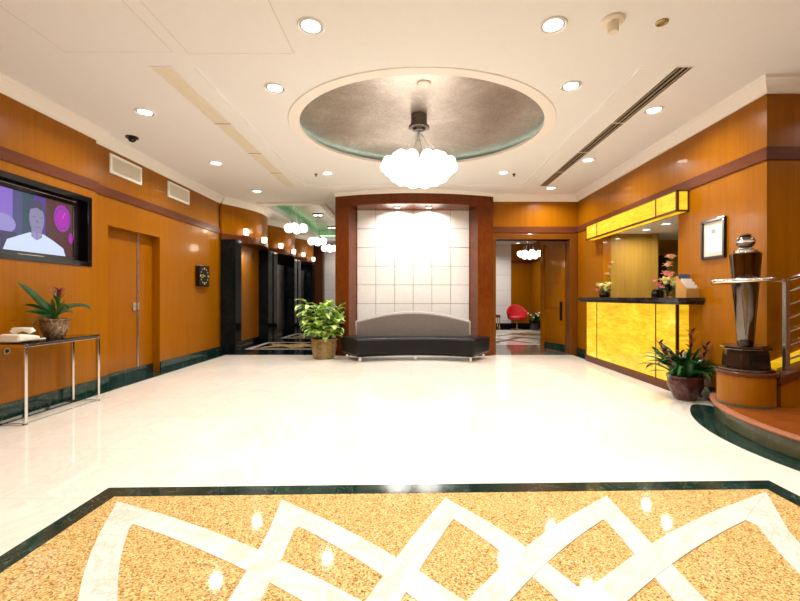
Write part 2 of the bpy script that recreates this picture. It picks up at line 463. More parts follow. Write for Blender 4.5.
# fill the four corner triangles
for (qx, qy) in ((TRX0,TRY0),(TRX1,TRY0),(TRX1,TRY1),(TRX0,TRY1)):
    for k in range(n):
        a, b = outs[k], outs[(k+1)%n]
        if abs(a[0]-b[0]) > 1e-6 and abs(a[1]-b[1]) > 1e-6 and abs((a[0]+b[0])/2-qx) < .4 and abs((a[1]+b[1])/2-qy) < .4:
            g.add([a, b, (qx,qy,tz)], [(0,1,2)])
g.build('tray_panel', M['ceiling'], cl)
g = MB()   # stepped lip around the oval
g.lathe([(1.0,.03),(1.0,.010),(1.085,.012),(1.09,.0225)], (OC[0],OC[1],CE), 96, ORX, ORY, cap=False)
g.build('oval_lip', M['cornice'], cl, smooth=True)
g = MB()   # shelf holding the hidden cove tube + dome
g.lathe([(1.0,.022),(1.0,.045),(1.13,.045)], (OC[0],OC[1],CE), 96, ORX, ORY, cap=False)
g.build('cove_shelf', M['cornice'], cl)
DH = .10
prof = [(1.13, .045), (1.13, .075)] + [(1.13*math.cos(PI/2*i/14), .075+DH*math.sin(PI/2*i/14)) for i in range(1, 14)] + [(.001, .075+DH)]
g = MB(); g.lathe(prof, (OC[0],OC[1],CE), 96, ORX, ORY, cap=False)
g.build('oval_dome', M['silver'], cl, smooth=True)
DTOP = CE+.075+DH
g = MB(); g.tube([(OC[0]+ORX*1.07*math.cos(2*PI*k/64), OC[1]+ORY*1.07*math.sin(2*PI*k/64), CE+.060) for k in range(64)], .012, 6, True)
g.build('cove_tube', M['cove'], cl)
# corridor recess
g = MB(); g.grid_holes('z', CE+.119, CE+.34, RECX0-.2, RECX1+.2, RECY0-.2, RECY1+.2, [(RECX0-.12,RECX1+.12,RECY0-.12,RECY1+.12)])
g.build('green_cove_sides', M['greenpaint'], cl)
g = MB(); g.tube([(RECX0-.06,RECY0-.06,CE+.14),(RECX1+.06,RECY0-.06,CE+.14),(RECX1+.06,RECY1+.06,CE+.14),(RECX0-.06,RECY1+.06,CE+.14)], .012, 6, True); g.build('cove_tube', M['cove_green'], cl)
MB().box(RECX0-.2, RECX1+.2, RECY0-.2, RECY1+.2, CE+.34, CE+.38).build('silver_recess_top', M['silver'], cl)
g = MB(); g.grid_holes('z', CE-.04, CE, RECX0-.14, RECX1+.14, RECY0-.14, RECY1+.14, [(RECX0,RECX1,RECY0,RECY1)])
g.build('recess_lip', M['cornice'], cl, bevel=.01)

# ---- walls
def cornice(path, name, k_=1.0, side='l'):
    """crown moulding swept along a plan polyline; the room lies to the left of the path (side 'l')"""
    prof = [(0,-.135),(.018,-.135),(.022,-.11),(.05,-.075),(.085,-.04),(.10,-.03),(.105,0),(0,0)]
    prof = [(a*k_, b*k_) for a, b in prof]
    P = [Vector((x,y)) for x, y in path]; n = len(P); m = len(prof); v = []
    for i in range(n):
        d0 = (P[i]-P[i-1]).normalized() if i > 0 else (P[1]-P[0]).normalized()
        d1 = (P[i+1]-P[i]).normalized() if i < n-1 else d0
        n0 = Vector((-d0.y, d0.x)); n1 = Vector((-d1.y, d1.x))
        b = (n0+n1).normalized(); k = 1/max(.35, b.dot(n0))
        if side == 'r': b = -b
        for (o, z) in prof: v.append((P[i].x+b.x*o*k, P[i].y+b.y*o*k, CE+z))
    f = [(i*m+j, i*m+(j+1)%m, (i+1)*m+(j+1)%m, (i+1)*m+j) for i in range(n-1) for j in range(m)]
    f += [tuple(range(m)), tuple(range((n-1)*m, n*m))]
    g = MB(); g.add(v, f); return struct(g.build(name, M['cornice']))
def sweepbox(path, off, z0, z1, name, mat, side='l', parent=None):
    P = [Vector((x,y)) for x, y in path]; n = len(P); v = []
    for i in range(n):
        d0 = (P[i]-P[i-1]).normalized() if i > 0 else (P[1]-P[0]).normalized()
        d1 = (P[i+1]-P[i]).normalized() if i < n-1 else d0
        n0 = Vector((-d0.y, d0.x)); n1 = Vector((-d1.y, d1.x)); b = (n0+n1).normalized(); k = 1/max(.35, b.dot(n0))
        if side == 'r': b = -b
        q = P[i]+b*off*k
        v += [(P[i].x,P[i].y,z0),(q.x,q.y,z0),(q.x,q.y,z1),(P[i].x,P[i].y,z1)]
    f = [(i*4+j, i*4+(j+1)%4, (i+1)*4+(j+1)%4, (i+1)*4+j) for i in range(n-1) for j in range(4)]
    f += [(3,2,1,0), tuple(range((n-1)*4, n*4))]
    g = MB(); g.add(v, f); return g.build(name, mat, parent)

YS = 5.12      # step in the left wall
XB = -4.0      # rear part of left wall
TVY0, TVY1, TVZ0, TVZ1 = 3.55, 5.02, 1.57, 2.375
g = MB(); g.grid_holes('x', XL-.25, XL, -3.2, YS, 0, CE, [(TVY0,TVY1,TVZ0,TVZ1)]); g.box(XL-.25, XL-.13, TVY0, TVY1, TVZ0, TVZ1)
struct(g.build('wall_left', M['honey']), 'honey wood panelled wall beside the television')
DY0, DY1, DZ = 5.41, 6.53, 2.13
g = MB(); g.grid_holes('x', XB-.25, XB, YS, 8.58, 0, CE, [(DY0,DY1,0,DZ)])
struct(g.build('wall_left_rear', M['honey']), 'honey wood panelled wall with a door')
g = MB(); g.grid_holes('x', XL-.12, XL+.012, TVY0-.02, TVY1+.02, TVZ0-.02, TVZ1+.02, [(TVY0+.05,TVY1-.045,TVZ0+.04,TVZ1-.045)])
struct(g.build('trim_3', M['gloss_black'], bevel=.004), 'black surround of the television recess')
struct(sweepbox([(XL,-3.2),(XL,YS),(XB,YS),(XB,8.6)], .018, 2.50, 2.62, 'trim_4', M['band'], 'r'))
cornice([(XL,-3.2),(XL,YS),(XB,YS),(XB,8.6)], 'trim_5', side='r')
struct(sweepbox([(XL,-3.2),(XL,YS),(XB,YS),(XB,DY0)], .02, 0, .15, 'baseboard_left', M['green'], 'r'))
struct(sweepbox([(XB,DY1),(XB,8.6)], .02, 0, .15, 'baseboard_left_rear', M['green'], 'r'))
g = MB(); g.box(XL,XL+.16,-3.2,YS+.05,0,.003); g.box(XB,XB+.22,YS+.05,8.35,0,.003); g.box(XB-.125,XB,DY0,DY1,0,.003)
struct(g.build('trim_6', M['green']), 'dark green marble strip along the left wall')
# door in left wall
d = sempty('door_1', (XB-.125, DY0, 0)); XD = XB-.125
MB().box(XD-.04, XD, DY0, 6.17, 0, DZ).build('door_leaf', M['honey_door'], d)
MB().box(XD-.04, XD, 6.20, DY1, 0, DZ).build('fixed_panel', M['honey_door'], d)
MB().box(XD-.04, XD+.012, 6.165, 6.20, 0, DZ).build('metal_edge_strip', M['steel'], d)
g = MB(); g.lathe([(.028,0),(.028,.012)], (0,0,0), 16); 
h = MB(); h.tube([(XD,6.10,1.04),(XD+.055,6.10,1.04),(XD+.06,6.09,1.04),(XD+.06,5.98,1.04)], .011, 8)
h.box(XD, XD+.012, 6.07, 6.13, .98, 1.10); h.box(XD, XD+.014, 6.17, 6.2, .99, 1.09)
h.build('door_handle', M['chrome'], d, smooth=True)
struct(MB().box(XD, XD+.02, DY0, DY1, 0, .13).build('baseboard_door', M['green']))

# right wall with the reception opening
OY0, OY1, OZ0, OZ1 = 5.25, 7.30, 1.12, 2.30
RY0, RY1 = 3.94, 8.42
g = MB(); g.grid_holes('x', XR, XR+.14, RY0, RY1, 0, CE, [(OY0,OY1,OZ0,OZ1)])
struct(g.build('wall_right', M['honey']), 'honey wood wall with the reception opening')
struct(MB().box(XR+.14, 6.2, RY0, RY0+.12, 0, CE).build('wall_right_return', M['honey']), 'wood wall facing the stair')
struct(sweepbox([(6.2,RY0),(XR,RY0),(XR,RY1)], .018, 2.50, 2.62, 'trim_7', M['band'], 'l'))
cornice([(6.2,RY0),(XR,RY0),(XR,RY1),(1.66,RY1)], 'trim_8', side='l')
struct(sweepbox([(XR,4.45),(XR,RY1)], .02, 0, .15, 'baseboard_right', M['green'], 'l'))
struct(MB().box(XR-.13, XR, 7.72, RY1, 0, .003).build('trim_9', M['green']))
# back wall above portal, portal frame
PZ = 2.36
g = MB(); g.grid_holes('y', RY1, RY1+.2, 1.62, XR+.14, 0, CE, [(1.72,3.32,0,PZ)])
struct(g.build('wall_back', M['honey']), 'honey wood wall above the portal')
struct(MB().box(1.66, XR, RY1-.018, RY1, 2.50, 2.62).build('trim_10', M['band']))
pf = sempty('trim_11', (2.5, RY1, 0))
MB().box(1.66, 3.40, RY1-.03, RY1+.22, PZ, PZ+.11).build('portal_head', M['portal'], pf, bevel=.006)
MB().box(3.26, 3.40, RY1-.03, RY1+.22, 0, PZ).build('portal_jamb', M['portal'], pf, bevel=.006)
MB().box(1.66, 1.74, RY1-.03, RY1+.22, 0, PZ).build('portal_jamb', M['portal'], pf, bevel=.006)
# open door leaf
d = sempty('door_2', (3.24, 8.66, 0))
def leafbox(mb, u0, u1, t0, t1, z0, z1):
    A = Vector((3.25, 8.66)); B = Vector((3.02, 9.38)); u = (B-A).normalized(); w = Vector((u.y, -u.x))
    if w.x > 0: w = -w
    mb.prism([tuple(A+u*u0+w*t0), tuple(A+u*u1+w*t0), tuple(A+u*u1+w*t1), tuple(A+u*u0+w*t1)], z0, z1)
g = MB(); leafbox(g, 0, .76, -.045, 0, .02, 2.33); g.build('door_leaf', M['honey_door'], d)
g = MB(); leafbox(g, .08, .68, 0, .008, .95, 1.45); leafbox(g, .08,.68,0,.008,.25,.90); leafbox(g, .08,.68,0,.008,1.50,2.24); g.build('raised_panel', M['honey'], d, bevel=.004)
g = MB(); leafbox(g, .70, .80, -.06, .04, 0, 2.36); g.build('edge_post', M['honey'], d)
g = MB(); leafbox(g, .0, .70, 0, .006, .02, .17); g.build('kick_plate', M['green'], d)
g = MB(); leafbox(g, .07, .11, .008, .05, .68, 1.08); g.build('pull_handle', M['black_plastic'], d, bevel=.005)

# back lobby walls
EY = 16.2
struct(MB().box(-4.3, -3.42, EY-.3, EY+.1, 0, CE).build('wall_lobby_end_left', M['dark_wood']))
def tilewall(x0, x1, z0, z1, y, tw, name, parent=None, gap=.008, thick=.03, z_off=0):
    """square padded panels on a backing, each panel inside one surface mesh"""
    e = sempty(name, ((x0+x1)/2, y, z0)) if parent is None else parent
    MB().box(x0, x1, y, y+.05, z0, z1).build('tile_backing', M['grout'], e)
    g = MB(); nx = max(1, round((x1-x0)/tw)); nz = max(1, math.ceil((z1-z0-1e-6)/tw))
    w = (x1-x0)/nx
    for i in range(nx):
        for j in range(nz):
            za = max(z0, z1-(j+1)*tw); zb = z1-j*tw
            g.box(x0+i*w+gap/2, x0+(i+1)*w-gap/2, y-thick, y+.001, za+gap/2, zb-gap/2)
    g.build('tile_facing', M['tile'], e, bevel=.004)
    return e
tilewall(-3.42, 3.95, 0, CE-.02, EY, .6, 'wall_lobby_end')
struct(MB().box(3.95, 5.2, EY-.03, EY+.1, 0, CE).build('wall_lobby_end_right', M['honey']))
struct(MB().box(3.95, 4.72, EY-.05, EY-.03, 2.50, 2.62).build('trim_12', M['band']))
struct(MB().box(4.72, 4.9, 9.6, EY, 0, CE).build('wall_lobby_right', M['honey']))
struct(MB().box(4.70, 4.72, 9.6, EY-.05, 2.50, 2.62).build('trim_13', M['band']))
struct(MB().box(3.56, 4.9, 9.4, 9.6, 0, CE).build('wall_lobby_near', M['honey']))
struct(MB().box(3.42, 3.56, 8.62, 9.6, 0, CE).build('wall_lobby_reveal', M['honey']))
struct(MB().box(-3.42, 4.72, EY-.06, EY-.03, 0, .15).build('baseboard_lobby', M['black']))
# enclosing walls behind the camera
struct(MB().box(-4.4, 6.2, -3.3, -3.2, 0, CE).build('wall_front', M['honey']))
struct(MB().box(6.2, 6.3, -3.3, 4.1, 0, CE).build('wall_right_near', M['honey']))

# ---- niche block
nb = sempty('wall_niche', (.04, 8.25, 0))
NX0, NX1, IX0, IX1 = -1.53, 1.66, -1.13, 1.22
def bow(x): 
    c = (NX0+NX1)/2; h = (NX1-NX0)/2
    return 8.28 - .30*(1-((x-c)/h)**2)
def bowpoly(x0, x1, yb, n=8):
    pts = [(x0+(x1-x0)*i/n, bow(x0+(x1-x0)*i/n)) for i in range(n+1)]
    return pts + [(x1, yb), (x0, yb)]
MB().prism(bowpoly(NX0, IX0-.11, 9.2)[:-2]+[(IX0,8.62),(IX0,9.2),(NX0,9.2)], 0, 3.0).build('pillar', M['burl'], nb, bevel=.004)
MB().prism(bowpoly(IX1+.11, NX1, 9.2)[:-2]+[(NX1,9.2),(IX1,9.2),(IX1,8.62)], 0, 3.0).build('pillar', M['burl'], nb, bevel=.004)
MB().prism(bowpoly(NX0, NX1, 9.2, 24), 3.0, 3.21).build('header', M['burl'], nb, bevel=.004)
MB().box(IX0, IX1, 8.62, 9.2, 0, 3.0).build('niche_back', M['burl'], nb)
tilewall(IX0, IX1, 0, 3.0, 8.62, .392, 'x', parent=nb)
MB().prism([(NX0+.0+(NX1-NX0)*i/24, bow(NX0+(NX1-NX0)*i/24)) for i in range(25)]+[(NX1,9.2),(NX0,9.2)], 3.21, CE).build('plaster_head', M['ceiling'], nb)
cornice([(NX1-(NX1-NX0)*i/24, bow(NX1-(NX1-NX0)*i/24)) for i in range(25)], 'trim_14', .5, side='l')

# ---- elevator bays
def bowx(t, b=.46): return -3.96 + b*math.sin(PI*t)
for k, y0 in enumerate((8.58, 10.98, 13.38)):
    e = sempty('wall_elevator_bay', (-3.95, y0, 0)); L = 2.4
    pts = [(bowx(i/20), y0+L*i/20) for i in range(21)]
    MB().prism(pts+[(-4.3, y0+L), (-4.3, y0)], 2.52, 3.16).build('curved_fascia', M['honey'], e)
    MB().prism([(x+.012*math.sin(PI*min(1,max(0,(y-y0)/L))), y) for x, y in pts]+[(-4.3, y0+L), (-4.3, y0)], 2.39, 2.52).build('fascia_band', M['band'], e)
    MB().box(-4.3, -3.68, y0+.02, y0+.32, 0, 2.39).build('marble_pilaster', M['black'], e)
    MB().box(-4.3, -3.70, y0+2.05, y0+2.37, 0, 2.39).build('marble_pilaster', M['black'], e)
    MB().box(-4.0, -3.72, y0+2.37, y0+2.42, 0, 2.39).build('wood_edge', M['honey'], e)
    if k == 0:
        MB().box(-4.3, -3.95, y0+.32, y0+2.05, 0, 2.39).build('wood_panel', M['honey'], e)
    else:
        MB().box(-4.3, -4.02, y0+.32, y0+2.05, 0, 2.39).build('marble_surround', M['black'], e)
        dd = sempty('door_%d' % (k+2), (-4.0, y0+.6, 0))
        MB().box(-4.02, -3.98, y0+.50, y0+1.17, 0, 2.15).build('lift_door_leaf', M['steel'], dd)
        MB().box(-4.02, -3.98, y0+1.18, y0+1.86, 0, 2.15).build('lift_door_leaf', M['steel'], dd)
    MB().prism(pts+[(-4.3, y0+L), (-4.3, y0)], 3.16, CE).build('plaster_head', M['ceiling'], e)
    cornice(pts, 'trim_%d' % (15+k), side='r')
    struct(MB().box(-3.95, -3.90, y0+.32, y0+2.05, 0, .16).build('baseboard_bay', M['black']))
struct(MB().box(-4.3, -3.95, 15.78, 15.92, 0, CE).build('wall_lobby_left_end', M['dark_wood']))
struct(MB().box(-4.3, -4.0, 8.55, 8.6, 0, CE).build('wall_left_end', M['honey']))

# ---- reception office behind the opening
of = sempty('wall_office', (4.4, 6.3, 0))
MB().box(XR+.14, 4.30, 7.34, 7.46, 0, 2.32).build('wood_partition', M['cool_lit_wood'], of)
MB().box(4.30, 4.40, 7.30, 7.46, 0, 2.32).build('pilaster', M['cool_lit_wood'], of)
MB().box(4.40, 5.5, 8.1, 8.2, 0, 2.32).build('rear_panel', M['cool_lit_wood'], of)
MB().box(4.62, 5.10, 8.06, 8.1, 0, 2.0).build('dark_doorway', M['black_plastic'], of)
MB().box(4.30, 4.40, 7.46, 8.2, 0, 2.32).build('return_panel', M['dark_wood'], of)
MB().box(5.4, 5.5, 4.9, 8.2, 0, 2.32).build('rear_wall', M['cool_lit_wood'], of)
MB().box(XR+.14, 5.5, 4.8, 4.9, 0, 2.32).build('side_wall', M['cool_lit_wood'], of)
struct(MB().box(XR+.14, 5.5, 4.8, 8.2, 2.31, 2.36).build('ceiling_office', M['white']))
struct(MB().box(XR+.14, 5.5, 4.8, 8.2, -.001, .001).build('floor_office', M['floor']))

# ---- curved step and stair wall on the right
st = sempty('stair_step', (3.6, 3.4, 0))
SC = (4.5, 3.2)
def arc(R, a0, a1, n=40): return [(SC[0]+R*math.cos(math.radians(a0+(a1-a0)*i/n)), SC[1]+R*math.sin(math.radians(a0+(a1-a0)*i/n))) for i in range(n+1)]
def steppoly(R): 
    p = arc(R, 140, 232); return [(XR-.005, p[0][1]+.02)] + p + [(5.6, p[-1][1]), (5.6, RY0-.005), (XR-.005, RY0-.005)]
MB().prism(steppoly(1.72), 0, .145).build('marble_riser', M['green_riser'], st, bevel=.012)
MB().prism(steppoly(1.755), .145, .172).build('nosing', M['nosing'], st, bevel=.01)
MB().prism(steppoly(1.69), .172, .177).build('tread', M['tread'], st)
g = MB(); a = arc(1.92, 139, 232); b = arc(1.70, 139, 232)
# rounded end
endc = lerp(a[0], b[0], .5); 
cap = []
for i in range(1, 10):
    q = PI*i/10; dx, dy = (a[0][0]-endc[0], a[0][1]-endc[1])
    cap.append((endc[0]+dx*math.cos(q)+dy*math.sin(q), endc[1]+dy*math.cos(q)-dx*math.sin(q)))
for i in range(len(a)-1): g.prism([a[i], a[i+1], b[i+1], b[i]], 0, .004)
g.prism([a[0]]+cap+[b[0]], 0, .004)
struct(g.build('trim_2', M['green']), 'green marble border curving around the step')
sw = sempty('wall_stair', (3.6, 3.75, .177))
zs = lambda x: .43 + (x-3.36)*.36
MB().xprism([(3.36,.177),(5.6,.177),(5.6,zs(5.6)),(3.36,zs(3.36))], 'y', 3.72, 3.84).build('stringer_panel', M['honey'], sw)
MB().xprism([(3.32,zs(3.36)-.03),(5.6,zs(5.6)-.03),(5.6,zs(5.6)+.035),(3.32,zs(3.36)+.035)], 'y', 3.68, 3.86).build('stringer_cap', M['dark_wood'], sw, bevel=.006)
MB().xprism([(3.43,zs(3.43)+.02),(5.6,zs(5.6)+.02),(5.6,zs(5.6)+.19),(3.43,zs(3.43)+.10)], 'y', 3.90, 3.935).build('lit_strip', M['onyx_glow'], sw)

# ================================================================== THINGS
# ---- downlights
def make_downlight(loc, label, group, lamp=60, r=.105):
    t = thing('ceiling_downlight', loc, label, 'ceiling light', group)
    x, y, z = loc
    MB().lathe([(r,0),(r,-.008),(r*.93,-.014),(r*.86,-.006),(r*.86,0)], loc, 28, cap=False).build('trim_ring', M['white'], t, smooth=True)
    MB().lathe([(r*.87,-.001),(r*.87,-.004),(r*.68,-.0025)], loc, 28, cap=False).build('reflector_ring', M['steel'], t)
    MB().lathe([(r*.69,-.001),(r*.69,-.004)], loc, 28).build('lens', M['lens'], t)
    return t
def cpt(px, py, C=CE): 
    y = F*(C-CH)/(VY-py); return ((px-VX)/F*y, y, C)
DL = [((311,26), 'large round downlight nearest the camera, left of centre above the oval dome'),
      ((553,25), 'large round downlight nearest the camera, right of centre beside the smoke detector'),
      ((275,88), 'round downlight just left of the oval dome, level with its near edge'),
      ((571,86), 'round downlight just right of the oval dome, level with its near edge'),
      ((145,112), 'round downlight above the television wall near the black dome camera'),
      ((654,110), 'round downlight outside the dark air slot, nearest to the picture frame wall'),
      ((216,163), 'round downlight above the left wall by the farther air grille'),
      ((257,191), 'small round downlight at far left near the lift corridor'),
      ((327.5,173), 'small round downlight at the far left of the dome beside a sprinkler'),
      ((503.5,172.5), 'small round downlight at the far right of the dome beside a sprinkler'),
      ((588,160), 'round downlight above the backlit canopy of the reception'),
      ((551,188), 'small round downlight at far right near the portal, by the air slot end')]
first = None
for i, ((px, py), lab) in enumerate(DL):
    C = CE+.022 if i in (2,3,8,9) else CE
    loc = cpt(px, py, C)
    if first is None: first = make_downlight(loc, lab, 'recessed downlights in the lobby ceiling')
    else: dup(first, loc, lab)
    area((loc[0], loc[1], loc[2]-.02), 28)
# the ceiling continues over the camera with the same lamps
for i, (x, y) in enumerate(((-2.4,1.2),(-.8,1.2),(.9,1.2),(2.5,1.2),(-2.4,-1.2),(-.8,-1.2),(.9,-1.2),(2.5,-1.2),(4.6,1.4),(4.8,3.0))):
    dup(first, (x,y,CE), 'round downlight above and behind the camera, row %s, %s' % (('ahead','behind')[y<0], ('far left','left of centre','right of centre','far right','far left','left of centre','right of centre','far right','over the stair','over the step')[i]))
    area((x, y, CE-.02), 17)
# niche soffit lights
nl = make_downlight((-.28, 8.33, 3.0), 'left soffit spotlight washing the white tiled niche', 'soffit spotlights of the niche', r=.07)
dup(nl, (.36, 8.33, 3.0), 'right soffit spotlight washing the white tiled niche')
for x in (-.28, .36): area((x, 8.36, 2.98), 22, .1, 150, rot=(math.radians(12),0,0))
# office lights
ol = make_downlight((3.93, 6.85, 2.31), 'farther downlight in the white ceiling of the reception office', 'downlights of the reception office', r=.08)
dup(ol, (3.92, 6.3, 2.31), 'nearer downlight in the white ceiling of the reception office')
for y in (6.85, 6.3): area((3.93, y, 2.29), 14, .1, 170, color=(1,.92,.78))
# back room
bl = make_downlight(cpt(518, 243), 'downlight of the rear room seen through the portal', None, r=.10)
area((3.2, 14.6, CE-.03), 55); area((3.2, 12.0, CE-.03), 50); area((4.0, 10.4, CE-.03), 14)
area((-2.7, 15.3, CE-.03), 14)

# ---- chandeliers
def chandelier(loc, ztop, zc, R, gr, rings, label, mat, name='globe_chandelier', dz=.4):
    t = thing(name, (loc[0], loc[1], ztop), label, 'chandelier')
    x, y = loc
    cz = ztop
    MB().lathe([(.10,0),(.10,-.14),(.13,-.145),(.13,-.165),(.085,-.17),(.07,-.20),(.02,-.21)], (x,y,cz), 28).build('canopy', M['dark_metal'], t, smooth=True)
    g = MB(); g.sphere((0,0,0), gr, 14, 9)
    proto = None; ends = []
    for (n, rr, zz, ph) in rings:
        for k in range(n):
            a = 2*PI*(k+ph)/n
            p = (x+rr*math.cos(a), y+rr*math.sin(a), zc+zz)
            if proto is None:
                h = MB(); h.sphere(p, gr, 14, 9); proto = h.build('globe', mat, t, smooth=True, loc=p)
            else:
                c = proto.copy(); COL.objects.link(c); c.parent = t; c.location = Vector(p)-t.location
            ends.append(p)
    w = MB(); zb = cz-.205
    for i, p in enumerate(ends):
        if i % 2 == 0: w.tube([(x, y, zb), (p[0], p[1], p[2])], .0022, 4)
    w.build('suspension_wires', M['steel'], t)
    g = MB(); g.sphere((x, y, zb-.10), .022, 10, 6); g.build('wire_hub', M['glass'], t, smooth=True)
    return t
chandelier((.10, 5.1), DTOP-.003, 2.80, .45, .078,
           [(1,0,-.17,0),(6,.15,-.16,.0),(11,.29,-.11,.3),(14,.405,-.0,.0),(9,.30,.0,.2),(5,.16,.02,.4),(2,.22,.135,.02)],
           'opal glass globe cluster chandelier hanging from the silver oval dome', M['globe'])
pointl((.10,5.1,2.42), 20, r=.15)
chandelier((3.48, 12.0), CE-.002, 2.44, .33, .085,
           [(1,0,-.08,0),(6,.17,-.06,.2),(8,.29,.0,.0),(3,.14,.03,.3)], 'white globe cluster chandelier seen through the portal above the red chair', M['globe_far'])

# ---- corridor pendants
def pendant(loc, label, first=None):
    if first is not None: return dup(first, loc, label)
    t = thing('globe_pendant', loc, label, 'pendant light', 'globe pendants of the lift corridor')
    x, y, z = loc
    MB().lathe([(.07,0),(.07,-.03),(.02,-.04)], loc, 16).build('canopy', M['steel'], t, smooth=True)
    proto = None
    for dx, dy, dz in ((-.18,0,0),(0,.06,-.02),(.18,0,0),(0,-.12,.0)):
        p = (x+dx, y+dy, z-.72+dz)
        if proto is None: proto = MB().sphere(p, .115, 14, 9).build('globe', M['globe_far'], t, smooth=True, loc=p)
        else:
            c = proto.copy(); COL.objects.link(c); c.parent = t; c.location = Vector(p)-t.location
        MB().tube([(x+dx*.1, y+dy*.1, z-.03), p], .004, 5).build('cord', M['white'], t)
    return t
ZR = CE+.34
p0 = pendant((-2.86, 10.2, ZR), 'nearest globe cluster pendant in the lift corridor')
pendant((-2.88, 12.6, ZR), 'middle globe cluster pendant in the lift corridor', p0)
pendant((-2.86, 14.4, ZR), 'farthest globe cluster pendant of the lift corridor, partly behind the niche pillar', p0)
for y in (10.2, 12.6): pointl((-2.6, y, 2.4), 8, r=.1)
# recess spotlights
t = thing('twin_spotlight', (-2.72, 12.0, ZR), 'nearer dark twin spotlight in the silver corridor recess', 'spotlight', 'twin spotlights of the corridor recess')
MB().box(-2.86,-2.58,11.9,12.1,ZR-.03,ZR).build('housing', M['black_plastic'], t, bevel=.006)
for dx in (-.07,.07):
    MB().lathe([(.05,-.03),(.05,-.05)], (-2.72+dx,12.0,ZR), 16).build('lamp', M['lens'], t)
dup(t, (-2.75, 14.2, ZR), 'farther dark twin spotlight at the end of the silver corridor recess')
# ---- sconces on the fascias
sc0 = None
def sconce(loc, label):
    global sc0
    if sc0 is not None: return dup(sc0, loc, label)
    t = thing('wall_sconce', loc, label, 'wall light', 'glass sconces above the lifts'); x, y, z = loc
    MB().lathe([(.02,-.085),(.058,-.08),(.06,-.072),(.02,-.064)], loc, 18).build('base_plate', M['chrome'], t, smooth=True)
    g = MB()
    for k in range(4):
        a = PI/4+PI/2*k; g.lathe([(.010,-.064),(.029,-.055),(.031,.055),(.025,.066)], (x+.031*math.cos(a), y+.031*math.sin(a), z), 12)
    g.build('glass_shade', M['sconce'], t, smooth=True)
    MB().box(x-.10, x-.02, y-.015, y+.015, z-.085, z-.064).build('bracket', M['chrome'], t)
    sc0 = t; return t
for k, y0 in enumerate((8.58, 10.98, 13.38)):
    w = ('nearest', 'middle', 'farthest')[k]
    for tt, z, which in ((.17, 2.60, 'upper left'), (.40, 2.50, 'lower right')):
        sconce((bowx(tt)+.11, y0+2.4*tt, z), 'lit glass sconce, %s of the pair on the %s lift bay' % (which, w))
    pointl((-3.3, y0+.8, 2.7), 3, (1,.8,.5), .05)
    area((-3.62, y0+1.0, 2.375), 10, .1, 150)

# ---- ceiling fittings
def slot(x0, x1, y0, y1, label, dark):
    t = thing('air_slot_diffuser', ((x0+x1)/2, (y0+y1)/2, CE), label, 'air diffuser')
    g = MB(); g.grid_holes('z', CE-.006, CE, x0, x1, y0, y1, [(x0+.012,x1-.012,y0+.012,y1-.012)])
    g.build('frame', M['white'], t)
    MB().box(x0+.012, x1-.012, y0+.012, y1-.012, CE-.002, CE).build('opening', M['black_plastic'] if dark else M['cream'], t)
    n = 3 if dark else 4
    wd = (x1-x0-.024)/n
    for k in range(n):
        xx = x0+.012+wd*(k+.5); MB().box(xx-(.009 if dark else wd*.42), xx+(.009 if dark else wd*.42), y0+.012, y1-.012, CE-.005, CE-.001).build('louvre', M['louvre'] if dark else M['cream'], t)
    for f in (.30, .55, .78):
        yy = y0+(y1-y0)*f; MB().box(x0, x1, yy-.007, yy+.007, CE-.008, CE-.005).build('joint_strip', M['grout'] if not dark else M['cream'], t)
    return t
slot(-2.37, -2.17, 3.71, 7.79, 'long cream slot diffuser in the ceiling left of the oval dome', False)
slot(2.40, 2.57, 3.71, 7.72, 'long dark slotted air diffuser in the ceiling right of the oval dome', True)
def panel(x0, x1, y0, y1, label):
    t = thing('access_panel', ((x0+x1)/2, (y0+y1)/2, CE), label, 'access panel')
    g = MB(); g.grid_holes('z', CE-.0012, CE, x0, x1, y0, y1, [(x0+.007,x1-.007,y0+.007,y1-.007)])
    g.build('shadow_gap', M['mat_board'], t)
    MB().box(x0+.007, x1-.007, y0+.007, y1-.007, CE-.002, CE).build('panel', M['ceiling'], t)
panel(-1.91, -1.00, 2.2, 3.52, 'square ceiling access panel just left of centre near the camera')
panel(-2.95, -2.03, 2.2, 3.50, 'square ceiling access panel at far left near the camera')
x, y, z = cpt(613, 20)
t = thing('smoke_detector', (x,y,z), 'white smoke detector with a stub at the ceiling, right of the nearest downlight', 'smoke detector')
MB().lathe([(.085,0),(.085,-.012),(.075,-.022),(.04,-.024)], (x,y,z), 28).build('base', M['cream'], t, smooth=True)
MB().lathe([(.042,-.022),(.040,-.085),(.034,-.095)], (x,y,z), 20).build('sensor_stub', M['cream'], t, smooth=True)
x, y, z = cpt(662, 22)
tag(MB().lathe([(.045,0),(.045,-.008),(.030,-.012),(.026,-.007),(.004,-.007)], (x,y,z), 24).build('ceiling_sensor', M['brass'], smooth=True, loc=(x,y,z)), 'small round brass disc in the ceiling at upper right', 'sensor')
for (px, lab) in ((316,'small dark sprinkler left of the far dome edge'), (514,'small dark sprinkler right of the far dome edge')):
    x, y, z = cpt(px, 174, CE+.022)
    tag(MB().lathe([(.03,0),(.03,-.006),(.012,-.01),(.012,-.03),(.022,-.032),(.022,-.036)], (x,y,z), 14).build('sprinkler_head', M['black_plastic'], loc=(x,y,z)), lab, 'sprinkler', 'ceiling sprinklers by the dome')
